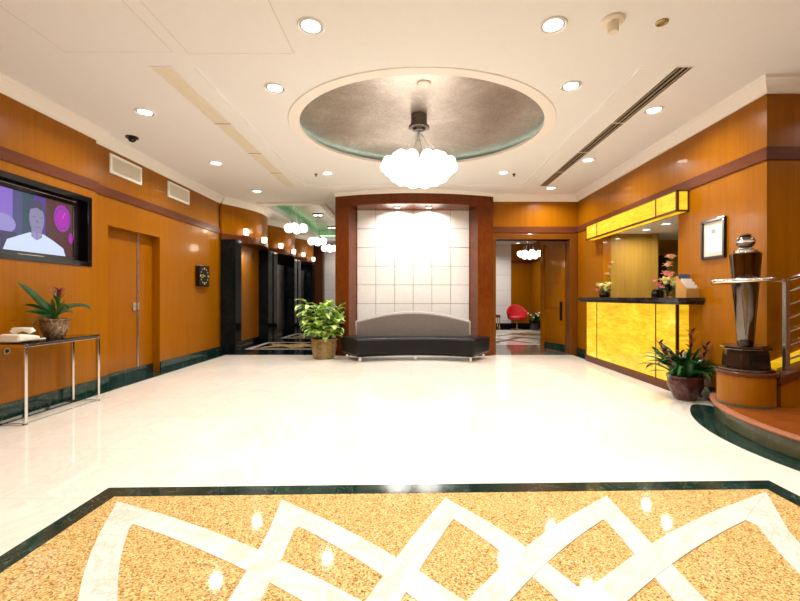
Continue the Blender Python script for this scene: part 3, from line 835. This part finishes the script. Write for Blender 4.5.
# smoke detector on the dome surface: walk the view ray up to the dome
dirv = Vector(((424-VX)/F, 1, (VY-83)/F)); hit = None
for i in range(400):
    q = Vector((0,0,CH)) + dirv*(3.9+i*.005)
    r2 = ((q.x-OC[0])/(ORX*1.13))**2 + ((q.y-OC[1])/(ORY*1.13))**2
    if r2 < 1 and q.z > CE+.075+DH*math.sqrt(1-r2): hit = q; break
if hit is None: hit = Vector((.15, 4.7, DTOP-.02))
tag(MB().lathe([(.075,.03),(.075,-.012),(.06,-.022),(.03,-.024)], hit, 24).build('smoke_detector', M['cream'], smooth=True, loc=hit), 'flat round cream smoke detector on the silver dome', 'smoke detector')
# dome camera
x, y, z = cpt(132, 137)
t = thing('dome_camera', (x,y,z), 'black dome security camera on the ceiling near the left wall', 'security camera')
MB().lathe([(.075,0),(.075,-.016),(.06,-.02)], (x,y,z), 24).build('mount', M['black_plastic'], t, smooth=True)
MB().sphere((x,y,z-.02), .05, 18, 10).build('dome', M['gloss_black'], t, smooth=True)

# ---- wall vents
v0 = None
for (y0, lab) in ((5.43,'nearer white air grille high on the left wall'), (6.73,'farther white air grille high on the left wall')):
    if v0 is None:
        t = thing('air_grille', (XB, y0, 2.83), lab, 'air grille', 'air grilles on the left wall')
        g = MB(); g.grid_holes('x', XB, XB+.02, y0, y0+.64, 2.83, 3.09, [(y0+.035,y0+.605,2.865,3.055)]); g.build('frame', M['white'], t, bevel=.003)
        MB().box(XB, XB+.004, y0+.035, y0+.605, 2.865, 3.055).build('backing', M['grout'], t)
        g = MB()
        for k in range(27): g.box(XB+.004, XB+.014, y0+.04+k*.021, y0+.050+k*.021, 2.865, 3.055)
        g.build('slats', M['cream'], t); v0 = t
    else: dup(v0, (XB, y0, 2.83), lab)

# ---- clock
t = thing('wall_clock', (XB, 7.8, 1.58), 'square black wall clock with gold hour marks on the left wall', 'clock')
MB().box(XB, XB+.07, 7.6, 8.0, 1.38, 1.78).build('case', M['gloss_black'], t, bevel=.01)
dial = MB().box(XB+.07, XB+.072, 7.63, 7.97, 1.41, 1.75).build('dial', M['black_plastic'], t)
for k in range(12):
    g = MB(); a = PI*k/6; L = .022 if k % 3 == 0 else .013
    g.box(XB+.07, XB+.074, 7.8+.14*math.sin(a)-L, 7.8+.14*math.sin(a)+L, 1.58+.14*math.cos(a)-L, 1.58+.14*math.cos(a)+L); g.build('hour_mark', M['clock_gold'], dial)
def hand(a, L, w, nm):
    y1, z1 = 7.8+L*math.sin(a), 1.58+L*math.cos(a)
    MB().tube([(XB+.078,7.8,1.58),(XB+.078,y1,z1)], w, 6).build(nm, M['clock_gold'], t)
hand(-1.35, .085, .009, 'hour_hand'); hand(-1.9, .12, .006, 'minute_hand')

# ---- television
tvx = XL-.055
t = thing('television', (tvx, 4.33, 1.65), 'flat television in the black wall recess showing a man in a white shirt', 'television')
Y0, Y1, Z0, Z1 = 3.80, 4.84, 1.65, 2.26
g = MB(); g.grid_holes('x', tvx-.05, tvx, Y0-.04, Y1+.075, Z0-.055, Z1+.06, [(Y0,Y1,Z0,Z1)]); bz = g.build('bezel', M['gloss_black'], t, bevel=.005)
MB().box(tvx, tvx+.003, Y0, Y1+.04, Z1+.045, Z1+.05).build('bezel_highlight', M['steel'], bz)
MB().box(tvx, tvx+.004, 4.15, 4.45, Z0-.035, Z0-.028).build('badge_strip', M['steel'], bz)
def scr(c, s=1.0):
    m = emit('screen_colour', c, s); p = m.node_tree.nodes['Principled BSDF']
    p.inputs['Base Color'].default_value = (.01,.01,.012,1); p.inputs['Specular IOR Level'].default_value = .2
    return m
SM = [scr((.09,.04,.26)), scr((.25,.15,.58)), scr((.07,.08,.20)), scr((.03,.07,.11)), scr((.08,.02,.02)), scr((.66,.76,.95)),
      scr((.24,.23,.38)), scr((.06,.05,.12)), scr((.42,.005,.42)), scr((.75,.10,.80)), scr((.32,.28,.62)), scr((.16,.14,.28))]
g = MB(); sx = [tvx-.012]
W_, H_ = Y1-Y0, Z1-Z0
def poly(pts, mi):
    sx[0] += .0004; g.m = mi
    g.add([(sx[0], Y0+u*W_, Z0+w*H_) for u, w in pts], [tuple(range(len(pts)))])
def rect(u0,u1,w0,w1,mi): poly([(u0,w0),(u1,w0),(u1,w1),(u0,w1)], mi)
def ell(cu, cw, ru, rw, mi, n=28): poly([(cu+ru*math.cos(2*PI*k/n), cw+rw*math.sin(2*PI*k/n)) for k in range(n)], mi)
rect(0,1,0,1,0); rect(.0,.10,0,1,1); rect(.14,.30,.35,1,1); rect(.30,.40,.2,1,2); rect(.40,.52,.2,1,3); rect(.66,1,0,1,4)
ell(.20,.42,.13,.16,10); rect(.06,.34,.0,.30,7); rect(0,.12,.10,.16,9)
ell(.86,.70,.105,.25,8); ell(.86,.70,.088,.205,0); ell(.86,.70,.078,.18,8); poly([(.855,.70),(.865,.70),(.90,.82),(.895,.83)],9)
ell(.97,.35,.03,.10,8)
poly([(.20,0),(.24,.17),(.36,.26),(.47,.34),(.63,.34),(.74,.26),(.87,.14),(.90,0)],5)
poly([(.49,.28),(.49,.42),(.61,.42),(.61,.28),(.55,.22)],6)
ell(.55,.60,.085,.26,6); 
poly([(.452,.62),(.45,.80),(.50,.90),(.56,.92),(.62,.88),(.652,.78),(.65,.62),(.63,.74),(.55,.79),(.47,.74)],7)
rect(.50,.535,.615,.632,11); rect(.575,.61,.615,.632,11); poly([(.545,.58),(.56,.58),(.565,.52),(.54,.52)],11); rect(.52,.59,.445,.46,11)
poly([(.49,.33),(.55,.22),(.53,.36)],10); poly([(.61,.33),(.55,.22),(.57,.36)],10)
g.build('screen', SM, t)

# ---- wall outlet
t = thing('wall_outlet', (XL, 3.98, .655), 'round brass wall outlet under the console table', 'outlet')
g = MB(); g.xprism([(3.98+.035*math.cos(2*PI*k/20), .655+.035*math.sin(2*PI*k/20)) for k in range(20)], 'x', XL, XL+.008); g.build('plate', M['brass'], t)
g = MB(); g.xprism([(3.98+.018*math.cos(2*PI*k/16), .655+.018*math.sin(2*PI*k/16)) for k in range(16)], 'x', XL+.008, XL+.012); g.build('socket', M['black_plastic'], t)

# ---- console table
CX0, CX1, CY0, CY1, CZ = -3.86, -3.54, 3.76, 4.67, .755
t = thing('console_table', ((CX0+CX1)/2, (CY0+CY1)/2, 0), 'narrow chrome console table with a dark glass top along the left wall', 'table')
MB().box(CX0, CX1, CY0, CY1, CZ-.012, CZ).build('glass_top', M['gloss_black'], t, bevel=.003)
g = MB(); g.grid_holes('z', CZ-.04, CZ-.012, CX0, CX1, CY0, CY1, [(CX0+.028,CX1-.028,CY0+.028,CY1-.028)]); g.build('top_frame', M['chrome'], t, bevel=.003)
for (a, b) in ((CX0,CY0),(CX1-.03,CY0),(CX0,CY1-.03),(CX1-.03,CY1-.03)):
    MB().box(a, a+.03, b, b+.03, 0, CZ-.04).build('leg', M['chrome'], t, bevel=.003)
g = MB(); g.grid_holes('z', .003, .016, CX0, CX1, CY0, CY1, [(CX0+.018,CX1-.018,CY0+.018,CY1-.018)]); g.build('base_rail', M['chrome'], t)

# ---- telephone
t = thing('telephone', (-3.70, 3.88, CZ), 'cream desk telephone on the left end of the console table', 'telephone')
body = MB().xprism([(3.76,CZ+.004),(3.98,CZ+.004),(4.00,CZ+.045),(3.92,CZ+.065),(3.78,CZ+.085)], 'x', -3.80, -3.60); body = body.build('body', M['cream'], t, bevel=.022, bseg=3, smooth=True)
g = MB(); g.tube([(-3.785,3.90,CZ+.085),(-3.775,3.905,CZ+.105),(-3.70,3.91,CZ+.118),(-3.63,3.915,CZ+.105),(-3.62,3.92,CZ+.085)], [.03,.032,.02,.032,.03], 10); g.build('handset', M['cream'], t, smooth=True)
g = MB(); g.m = 0
for i in range(4):
    for j in range(3): g.box(-3.75+i*.028, -3.73+i*.028, 3.78+j*.026, 3.798+j*.026, CZ+.058-j*.004, CZ+.068-j*.004)
g.build('keypad', M['white'], body)
g = MB(); g.tube([(-3.62+.006*math.sin(k*1.6), 3.90+k*.006, CZ+.014+.006*math.cos(k*1.6)) for k in range(28)], .006, 6); g.build('coiled_cord', M['white'], t, smooth=True)

# ---- pots and plants
def pot(parent, x, y, z0, r0, r1, r2, h, mat, seg=28):
    g = MB(); g.lathe([(r0*.9,0),(r0,.008),(r1,h*.55),(r1*1.0,h*.72),(r2*.95,h*.88),(r2*1.04,h*.92),(r2*1.05,h),(r2*.93,h),(r2*.9,h*.86)], (x,y,z0), seg, cap=False)
    g.add([(x+r0*.9*math.cos(2*PI*k/seg), y+r0*.9*math.sin(2*PI*k/seg), z0) for k in range(seg)], [tuple(range(seg-1,-1,-1))])
    pt_ = g.build('pot', mat, parent, smooth=True)
    MB().lathe([(r2*.92,h*.86),(r2*.5,h*.90),(.01,h*.91)], (x,y,z0), seg).build('soil', M['soil'], pt_, smooth=True)
px_, py_ = -3.72, 4.28
t = thing('potted_bromeliad', (px_, py_, CZ), 'bromeliad with one red flower in a brown pot on the console table', 'plant')
pot(t, px_, py_, CZ, .085, .12, .125, .20, M['terracotta'])
g = MB(); zt = CZ+.20
for (az, L, w, r, d) in ((-1.45,.60,.06,.80,.45),(-1.35,.46,.05,.40,.7),(-1.2,.48,.045,.25,1.0),(1.6,.55,.045,.55,1.1),(1.2,.42,.05,.9,2.2),(.5,.36,.05,.9,2.0),
                         (2.4,.30,.05,1.1,1.0),(-.5,.38,.05,.9,1.9),(-2.6,.30,.05,.9,1.2),(1.9,.45,.04,.35,.8),(.0,.33,.05,1.0,1.6),(-1.5,.30,.05,1.1,1.1),(2.9,.22,.05,1.0,1.0)):
    g.leaf((px_, py_, zt), az, L, w, r, d, roll=(.9 if math.sin(az) < -.3 else -.8 if math.sin(az) > .5 else .0))
g.v = [(max(x_, XL+.01), y_, z_) for x_, y_, z_ in g.v]
g.build('foliage', M['leafdark'], t, smooth=True)
g = MB(); g.tube([(px_,py_+.02,zt),(px_+.01,py_+.035,zt+.15),(px_+.01,py_+.04,zt+.26)], .012, 7)
for k in range(5): g.leaf((px_+.01,py_+.035,zt+.08+.03*k), k*2.4, .13, .04, 1.1, .4)
g.build('flower_stem', M['leafmid'], t, smooth=True)
g = MB()
for k in range(16): g.leaf((px_+.01,py_+.04,zt+.20+.006*k), k*2.4, .085, .022, 1.15-.03*k, .6, n=4)
g.build('red_flower', M['leafred'], t, smooth=True)

# large variegated plant by the niche
x, y = -1.68, 7.93
t = thing('potted_dumb_cane', (x, y, 0), 'bushy pale green leafy plant in an olive pot beside the niche pillar', 'plant')
pot(t, x, y, 0, .20, .245, .245, .38, M['bronze_pot'])
g = MB(); g.m = 0
rr = random.Random(3); stems = []
for k in range(13):
    a = 2*PI*k/13+rr.uniform(-.2,.2); rad = rr.uniform(.01,.16)
    bx, by = x+rad*math.cos(a), y+rad*math.sin(a); h = rr.uniform(.25,.74)
    tx, ty = bx+.20*math.cos(a), by+.14*math.sin(a)
    stems.append(((bx,by,.34),(tx,ty,.36+h)))
    for j in range(11):
        f = .12+.88*j/10; p = (bx+(tx-bx)*f, by+(ty-by)*f, .36+h*f)
        az = a + rr.uniform(-1.7,1.7) if j > 1 else a+rr.uniform(-.5,.5)
        if math.sin(az) > .55: az += PI*.8
        g.leaf(p, az, rr.uniform(.26,.38), rr.uniform(.14,.20), rr.uniform(.3,1.0), rr.uniform(1.3,2.3), n=6, shape='oval')
g.v = [(min(x_, -1.30), min(y_, 8.13), z_) for x_, y_, z_ in g.v]
g.build('foliage', M['leafvar'], t, smooth=True)
g = MB()
for a, b in stems: g.tube([a, b], .012, 6)
g.build('stems', M['leafmid'], t, smooth=True)
# handle-like relief on the pot
g = MB(); g.tube([(x-.03, y-.243,.24),(x-.06,y-.26,.22),(x-.03,y-.255,.17),(x+.02,y-.26,.18),(x+.02,y-.25,.23)], .010, 6); g.build('pot_relief', M['bronze_pot'], t, smooth=True)

# bromeliads on the right
x, y = 3.17, 4.74
t = thing('potted_bromeliad', (x, y, 0), 'bromeliads with dark maroon spikes in a maroon floor pot beside the reception counter', 'plant')
pot(t, x, y, 0, .115, .178, .183, .28, M['maroon_pot'], 32)
g = MB(); rr = random.Random(11); zt = .265
for k in range(80):
    a = 2*PI*k/80*5.0 + rr.uniform(-.2,.2); rad = rr.uniform(0,.13)
    az = a
    L = rr.uniform(.34,.54); 
    if math.cos(az) > .4: L *= .72
    g.leaf((x+rad*math.cos(a), y+rad*math.sin(a), zt), az, L, rr.uniform(.038,.066), rr.uniform(.55,1.45), rr.uniform(.9,2.1), n=6, roll=rr.uniform(-.5,.5))
g.leaf((x-.1,y-.05,zt), PI+.15, .42, .045, .45, .9); g.leaf((x-.1,y-.10,zt), PI+.5, .34, .045, .7, 2.0); g.leaf((x+.05,y-.15,zt), -1.3, .34, .06, .9, 2.8)
g.v = [(min(x_, XR-.01), min(y_, 5.0), z_) for x_, y_, z_ in g.v]
g.build('foliage', M['leafdark'], t, smooth=True)
for (dx, dy, h, lx) in ((-.12,-.05,.38,-.20),(-.05,-.08,.27,-.05),(.08,.05,.50,.03),(.10,-.08,.36,.09)):
    g = MB(); b = (x+dx, y+dy, zt)
    tip = (x+dx+lx, y+dy, zt+h)
    g.tube([b, tip], .008, 6)
    for k in range(16):
        f = .35+.65*k/15; p = tuple(b[i]+(tip[i]-b[i])*f for i in range(3))
        g.leaf(p, k*2.4, .095, .030, .8, .5, n=4)
    g.build('flower_spike', M['leafpurple'], t, smooth=True)

# ---- curved sofa
t = thing('curved_bench_sofa', (.03, 7.8, 0), 'curved black leather bench with an arched taupe back before the white niche', 'sofa')
fr = [(-.97+2.10*i/20, 7.34+.26*(1-((i-10)/10)**2)) for i in range(21)]
def shrink(p, k): 
    c = (.03, 7.85); return [(c[0]+(a-c[0])*k, c[1]+(b-c[1])*k) for a, b in p]
seatp = fr + [(1.53, 7.93), (-1.36, 7.93)]
MB().prism(seatp, .11, .425).build('seat', M['leather'], t, bevel=.045, bseg=4, smooth=True)
MB().prism(shrink(seatp, .97), .095, .115).build('base', M['black_plastic'], t)
bx0, bx1 = -1.05, 1.13
top = [(bx0+(bx1-bx0)*i/24, .70+.225*math.sin(PI*(.08+.84*i/24))**1.0 - .225*math.sin(PI*.08)) for i in range(25)]
MB().xprism([(bx1,.40),(bx0,.40)]+top, 'y', 7.935, 8.06).build('backrest', M['taupe'], t, bevel=.02, bseg=3, smooth=True)
pipe = [(bx0,7.935,.42)]+[(a,7.935,b) for a, b in top]+[(bx1,7.935,.42)]
g = MB(); g.tube([(bx0+.005,7.99,.44)]+[(a,7.99,b) for a, b in top]+[(bx1-.005,7.99,.44)], .035, 8); g.build('backrest_edge', M['piping'], t, smooth=True)
for (a, b) in ((-.92,7.44),(1.08,7.44),(.08,7.66),(-1.22,7.84),(1.38,7.84),):
    MB().box(a-.022, a+.022, b-.022, b+.022, 0, .10).build('leg', M['chrome'], t, bevel=.003)

# ---- reception counter, countertop, lit canopy
KX, KY0, KY1 = 3.26, 5.04, 7.62
t = thing('reception_counter', (3.33, 6.3, 0), 'reception counter with backlit yellow onyx front below the office opening', 'counter')
MB().box(KX-.015, XR-.003, KY0-.015, KY1+.01, 0, .10).build('plinth', M['dark_wood'], t)
MB().box(KX+.03, XR-.003, KY0+.03, KY1, .10, 1.09).build('carcass', M['frame_edge'], t)
divs = [KY0, 5.46, 7.19, KY1]
for a, b in zip(divs, divs[1:]):
    MB().box(KX, KX+.03, a+.012, b-.012, .11, 1.085).build('onyx_front_panel', M['onyx'], t)
MB().box(KX+.015, XR-.005, KY0, KY0+.03, .11, 1.085).build('onyx_end_panel', M['onyx'], t)
for q in divs: MB().box(KX-.003, KX+.03, q-.011, q+.011, .10, 1.09).build('edge_strip', M['frame_edge'], t)
t = None
g = MB(); g.prism([(3.14,KY1+.08),(3.14,4.82),(3.20,4.76),(XR-.002,4.76),(XR-.002,OY0+.004),(3.95,OY0+.004),(3.95,OY1-.004),(XR-.002,OY1-.004),(XR-.002,KY1+.08)], 1.122, 1.172)
g.prism([(3.16,KY1+.06),(3.16,4.83),(3.21,4.78),(XR-.002,4.78),(XR-.002,KY1+.06)], 1.09, 1.122)
tag(g.build('countertop', M['countertop'], bevel=.006, loc=(3.4,6.2,1.09)), 'dark granite countertop on the yellow onyx counter', 'countertop')
t = thing('light_canopy', (3.33, 6.3, 2.24), 'long backlit yellow onyx light box above the reception opening', 'light box')
BZ0, BZ1 = 2.235, 2.495
MB().box(KX+.03, XR-.003, KY0+.03, KY1, BZ0+.02, BZ1-.02).build('carcass', M['frame_edge'], t)
for a, b in zip(divs, divs[1:]):
    MB().box(KX, KX+.03, a+.012, b-.012, BZ0+.018, BZ1-.014).build('onyx_front_panel', M['onyx'], t)
    MB().box(KX+.02, XR-.006, a+.012, b-.012, BZ0, BZ0+.02).build('onyx_bottom_panel', M['onyx'], t)
MB().box(KX+.014, XR-.006, KY0, KY0+.03, BZ0+.018, BZ1-.014).build('onyx_end_panel', M['onyx'], t)
g = MB()
for q in divs: g.box(KX-.004, KX+.03, q-.010, q+.010, BZ0, BZ1)
g.box(KX-.006, KX+.016, KY0-.01, KY1+.01, BZ0-.006, BZ0+.02); g.box(KX-.006, XR-.003, KY0-.01, KY1+.01, BZ1-.016, BZ1)
g.box(KX-.004, XR-.003, KY0-.008, KY0+.004, BZ0-.006, BZ0+.018); g.box(XR-.022, XR-.003, KY0-.008, KY0+.004, BZ0, BZ1)
g.box(XR-.012, XR-.003, KY0, KY1, BZ0-.006, BZ0+.01)
g.build('metal_frame', M['frame_edge'], t)

# ---- flowers on the counter
def blossom(mb, p, r, n=10, seed=0):
    q = random.Random(seed)
    for k in range(n):
        a = 2*PI*k/n*1.618*1.0+q.uniform(0,.5)
        mb.leaf(p, a, r*q.uniform(.8,1.1), r*.55, q.uniform(.1,1.0), .9, n=4, shape='oval')
CT = 1.172
def arrangement(x, y, label, glass, flowers, name):
    t = thing(name, (x, y, CT), label, 'flowers')
    if glass:
        MB().lathe([(.035,0),(.045,.01),(.045,.05),(.055,.15),(.05,.15),(.04,.05),(.038,.02)], (x,y,CT), 20, cap=False).build('glass_vase', M['glass'], t, smooth=True)
    else:
        MB().lathe([(.06,0),(.085,.02),(.09,.06),(.075,.085),(.06,.085)], (x,y,CT), 20).build('dark_bowl', M['gloss_black'], t, smooth=True)
    g = MB(); st = MB(); q = random.Random(5)
    for k in range(22):
        a = q.uniform(0,2*PI); g.leaf((x+.02*math.cos(a),y+.02*math.sin(a),CT+.08), a, q.uniform(.10,.17), .04, q.uniform(.4,1.3), q.uniform(.4,1.6), n=5)
    g.build('foliage', M['leafdark'], t, smooth=True)
    for i, (dx, dy, dz, r, mt) in enumerate(flowers):
        p = (x+dx, y+dy, CT+dz)
        st.tube([(x,y,CT+.03), (x+dx*.6,y+dy*.6,CT+dz*.6), p], .004, 5)
        f = MB(); blossom(f, p, r, 14, i); f.sphere((p[0],p[1],p[2]+.008), r*.35, 8, 6); f.build('blossom', M[mt], t, smooth=True)
    st.build('stems', M['leafmid'], t)
    return t
arrangement(3.40, 5.43, 'tall pink flowers in a glass vase on the counter by the brochure rack', True,
            [(-.06,-.06,.20,.11,'petal_cream'),(.03,-.07,.18,.12,'petal_cream'),(.10,-.05,.21,.11,'petal_cream'),(.02,-.02,.29,.09,'petal_pink'),(-.02,.0,.31,.08,'petal_pink'),
             (.0,.0,.42,.07,'petal_peach'),(.03,.0,.45,.06,'petal_peach'),(.06,.0,.53,.07,'petal_peach'),(.02,.0,.54,.06,'petal_peach'),(-.13,-.02,.17,.07,'petal_pink'),(-.17,.0,.21,.05,'petal_pink'),(-.10,-.02,.13,.06,'petal_pink')], 'flower_vase')
arrangement(3.36, 7.12, 'low cream flower arrangement in a dark bowl at the far end of the counter', False,
            [(-.02,-.06,.17,.10,'petal_cream'),(-.10,-.05,.20,.09,'petal_cream'),(.04,-.05,.22,.09,'petal_cream'),(.0,-.06,.12,.09,'petal_cream'),(-.14,-.04,.12,.06,'petal_pink'),
             (.05,0,.40,.06,'petal_peach'),(.10,0,.52,.06,'petal_peach'),(.13,0,.60,.055,'petal_peach')], 'flower_bowl')
# brochure rack
t = thing('brochure_rack', (3.36, 4.95, CT), 'light wooden brochure rack holding leaflets on the near end of the counter', 'brochure rack')
MB().xprism([(4.85,CT),(5.04,CT),(5.04,CT+.27),(4.85,CT+.11)], 'x', 3.255, 3.265).build('side_panel', M['rackwood'], t)
MB().xprism([(4.85,CT),(5.04,CT),(5.04,CT+.27),(4.85,CT+.11)], 'x', 3.405, 3.415).build('side_panel', M['rackwood'], t)
MB().box(3.265, 3.405, 4.85, 4.86, CT, CT+.11).build('front_panel', M['rackwood'], t)
MB().box(3.265, 3.405, 5.03, 5.04, CT, CT+.27).build('back_panel', M['rackwood'], t)
for k, (yy, zz, mt) in enumerate(((4.88,.15,'paper'),(4.92,.19,'paper'),(4.96,.23,'paper'),(5.00,.285,'blue_print'))):
    o = MB().box(3.27, 3.40, yy, yy+.012, CT+.004, CT+zz).build('leaflet_stack', M[mt], t)
tag(MB().lathe([(.05,0),(.055,.02),(.05,.08),(.035,.10),(.035,.11)], (3.28,5.50,CT), 18).build('dark_jar', M['gloss_black'], smooth=True, loc=(3.28,5.50,CT)), 'small dark jar on the counter behind the glass flower vase', 'jar')

# ---- framed certificate
FY0, FY1, FZ0, FZ1 = 4.44, 4.80, 1.61, 2.06
t = thing('framed_certificate', (XR, (FY0+FY1)/2, FZ0), 'black framed certificate on the wood wall right of the reception', 'picture')
g = MB(); g.grid_holes('x', XR-.03, XR, FY0, FY1, FZ0, FZ1, [(FY0+.03,FY1-.03,FZ0+.03,FZ1-.03)]); g.build('frame', M['gloss_black'], t, bevel=.003)
MB().box(XR-.012, XR-.001, FY0+.03, FY1-.03, FZ0+.03, FZ1-.03).build('mat_board', M['mat_board'], t)
ct_ = MB().box(XR-.014, XR-.012, FY0+.065, FY1-.065, FZ0+.075, FZ1-.075); ct_ = ct_.build('certificate', M['paper'], t)
g = MB()
yc = (FY0+FY1)/2
g.box(XR-.0152, XR-.014, yc-.03, yc+.03, 1.895, 1.945)
for zz, hw in ((1.86,.05),(1.845,.035),(1.79,.06),(1.775,.045),(1.725,.07)): g.box(XR-.0152, XR-.014, yc-hw, yc+hw, zz, zz+.006)
g.build('printed_lines', M['ink'], ct_)

# ---- pedestal drum with the tall nickel trophy
PC = (3.165, 3.88)
t = thing('wooden_pedestal', (PC[0], PC[1], .177), 'round honey wood pedestal with dark cap at the foot of the stair', 'pedestal')
MB().lathe([(.228,0),(.228,.022)], (*PC,.177), 40).build('base_ring', M['green_riser'], t, smooth=True)
MB().lathe([(.223,.022),(.223,.28)], (*PC,.177), 40).build('drum', M['honey'], t, smooth=True)
MB().lathe([(.223,.28),(.24,.285),(.24,.31),(.23,.318)], (*PC,.177), 40).build('cap', M['dark_wood'], t, smooth=True)
zb = .177+.318
t = thing('trophy_column', (PC[0], PC[1], zb), 'tall tapered polished metal column with a ball on top, standing on the wooden pedestal', 'sculpture')
MB().lathe([(.215,0),(.225,.008),(.225,.022),(.18,.03)], (*PC,zb), 40).build('base_disc', M['statue_metal'], t, smooth=True)
def octlathe(prof, seg): 
    return MB().lathe(prof, (*PC, zb), seg)
pl_ = octlathe([(.185,.03),(.172,.19)], 8).build('plinth', M['plinth'], t, bevel=.004)
octlathe([(.19,.19),(.20,.20),(.195,.225),(.16,.235)], 8).build('plinth_cap', M['statue_metal'], t, bevel=.004)
octlathe([(.06,.235),(.066,.25),(.120,1.05),(.122,1.09),(.112,1.10)], 32).build('tapered_shaft', M['statue_metal'], t, smooth=True)
octlathe([(.10,1.10),(.095,1.125),(.06,1.135),(.05,1.15)], 24).build('collar', M['chrome'], t, smooth=True)
MB().sphere((PC[0],PC[1],zb+1.205), .075, 22, 14, .85).build('ball', M['statue_metal'], t, smooth=True)
octlathe([(.078,1.195),(.082,1.205),(.078,1.215)], 24).build('ball_band', M['chrome'], t, smooth=True)
octlathe([(.045,1.262),(.05,1.27),(.03,1.28)], 16).build('finial', M['statue_metal'], t, smooth=True)
for k, s in enumerate((-1,)):
    MB().box(PC[0]-.085, PC[0]+.07, PC[1]-.178, PC[1]-.170, zb+.065, zb+.165).build('name_plate', M['gloss_black'], pl_)

# ---- stair railing
t = thing('stair_railing', (3.45, 3.77, zs(3.42)), 'chrome stair railing that loops around the metal column at right', 'railing')
RZ = 1.335
path = [(5.4,3.76,RZ+.72),(3.72,3.76,RZ+.10),(3.55,3.76,RZ+.035),(3.42,3.74,RZ),(3.32,3.66,RZ),(3.20,3.60,RZ)]
path += [(3.14,3.59,RZ)] + [(3.14-.20*math.sin(PI*i/12), 3.88-.29*math.cos(PI*i/12), RZ-.005) for i in range(1,12)] + [(3.12,4.17,RZ-.01),(3.36,4.17,RZ-.01)]
g = MB(); g.tube(path, .021, 12); g.build('handrail', M['chrome'], t, smooth=True)
for (xx) in (3.445, 4.35, 5.2):
    zt_ = RZ+.0+max(0,(xx-3.42))*.36
    MB().box(xx-.02, xx+.02, 3.745, 3.785, zs(xx)+.02, zt_).build('post', M['steel'], t, bevel=.003)
for k in range(6):
    z_ = RZ-.11-.125*k
    g = MB(); g.tube([(3.45,3.765,z_),(5.3,3.765,z_+.67)], .010, 8); g.build('rail', M['chrome'], t, smooth=True)

# ---- rear room: red chair, side table, plant
x, y = 3.90, 15.1
t = thing('red_tub_chair', (x, y, 0), 'red upholstered tub chair on a chrome pedestal in the rear room', 'chair')
MB().lathe([(.24,0),(.24,.012),(.03,.025),(.025,.34)], (x,y,0), 24).build('pedestal_base', M['chrome'], t, smooth=True)
MB().lathe([(.20,.33),(.30,.36),(.32,.44),(.28,.48)], (x,y,0), 24).build('seat', M['red'], t, smooth=True)
g = MB(); n = 20; rows = []
for i in range(n+1):
    a = math.radians(-30+240*i/n); top_ = .62+.28*max(0, math.sin(a))**1.2
    rows.append([(x+.32*math.cos(a), y+.28*math.sin(a), .36), (x+.39*math.cos(a), y+.33*math.sin(a), top_), (x+.34*math.cos(a), y+.28*math.sin(a), top_), (x+.27*math.cos(a), y+.23*math.sin(a), .42)])
vs = [p for r in rows for p in r]
fs = [(i*4+j, i*4+(j+1)%4, (i+1)*4+(j+1)%4, (i+1)*4+j) for i in range(n) for j in range(4)] + [(0,1,2,3), (n*4+3,n*4+2,n*4+1,n*4)]
g.add(vs, fs); g.build('shell_back', M['red'], t, smooth=True, bevel=.02)
x, y = 3.02, 15.2
t = thing('side_table', (x,y,0), 'small brown side table left of the red chair in the rear room', 'table')
MB().box(x-.25,x+.25,y-.2,y+.2,.42,.52).build('tabletop', M['dark_wood'], t, bevel=.005)
for dx in (-.22,.22):
    for dy in (-.17,.17): MB().box(x+dx-.015,x+dx+.015,y+dy-.015,y+dy+.015,0,.42).build('leg', M['chrome'], t)
x, y = 4.42, 14.6
t = thing('potted_plant', (x,y,0), 'leafy plant with small white blooms in a dark pot right of the red chair', 'plant')
pot(t, x, y, 0, .16, .22, .23, .36, M['gloss_black'])
g = MB(); rr = random.Random(4)
for k in range(46):
    a = rr.uniform(0, 2*PI); g.leaf((x+rr.uniform(-.1,.1), y+rr.uniform(-.1,.1), .34), a, rr.uniform(.2,.32), .07, rr.uniform(.3,1.3), rr.uniform(.6,1.8), n=5, shape='oval')
g.build('foliage', M['leafmid'], t, smooth=True)
g = MB()
for k in range(9): g.sphere((x+rr.uniform(-.25,.25), y+rr.uniform(-.2,.05), rr.uniform(.45,.62)), .03, 8, 6)
g.build('white_blooms', M['white'], t, smooth=True)

# ================================================================== camera, world, view
cam = bpy.data.cameras.new('camera'); co = bpy.data.objects.new('camera', cam); COL.objects.link(co)
co.location = (0,0,CH); co.rotation_euler = (PI/2,0,0)
cam.sensor_fit = 'HORIZONTAL'; cam.sensor_width = 36; cam.lens = F*36/800
cam.shift_x = -(VX-400)/800; cam.shift_y = -(300.5-VY)/800
cam.clip_start = .05; cam.clip_end = 100
S.camera = co
w = bpy.data.worlds.new('world'); S.world = w; w.use_nodes = True
w.node_tree.nodes['Background'].inputs[0].default_value = (1,.9,.75,1); w.node_tree.nodes['Background'].inputs[1].default_value = .3
S.view_settings.view_transform = 'Standard'; S.view_settings.look = 'None'; S.view_settings.exposure = 0.0; S.view_settings.gamma = 1
S.view_settings.use_curve_mapping = False
S.cycles.use_denoising = True; S.cycles.max_bounces = 8; S.cycles.diffuse_bounces = 4; S.cycles.glossy_bounces = 4
S.cycles.sample_clamp_indirect = 6.0; S.cycles.caustics_reflective = False; S.cycles.caustics_refractive = False
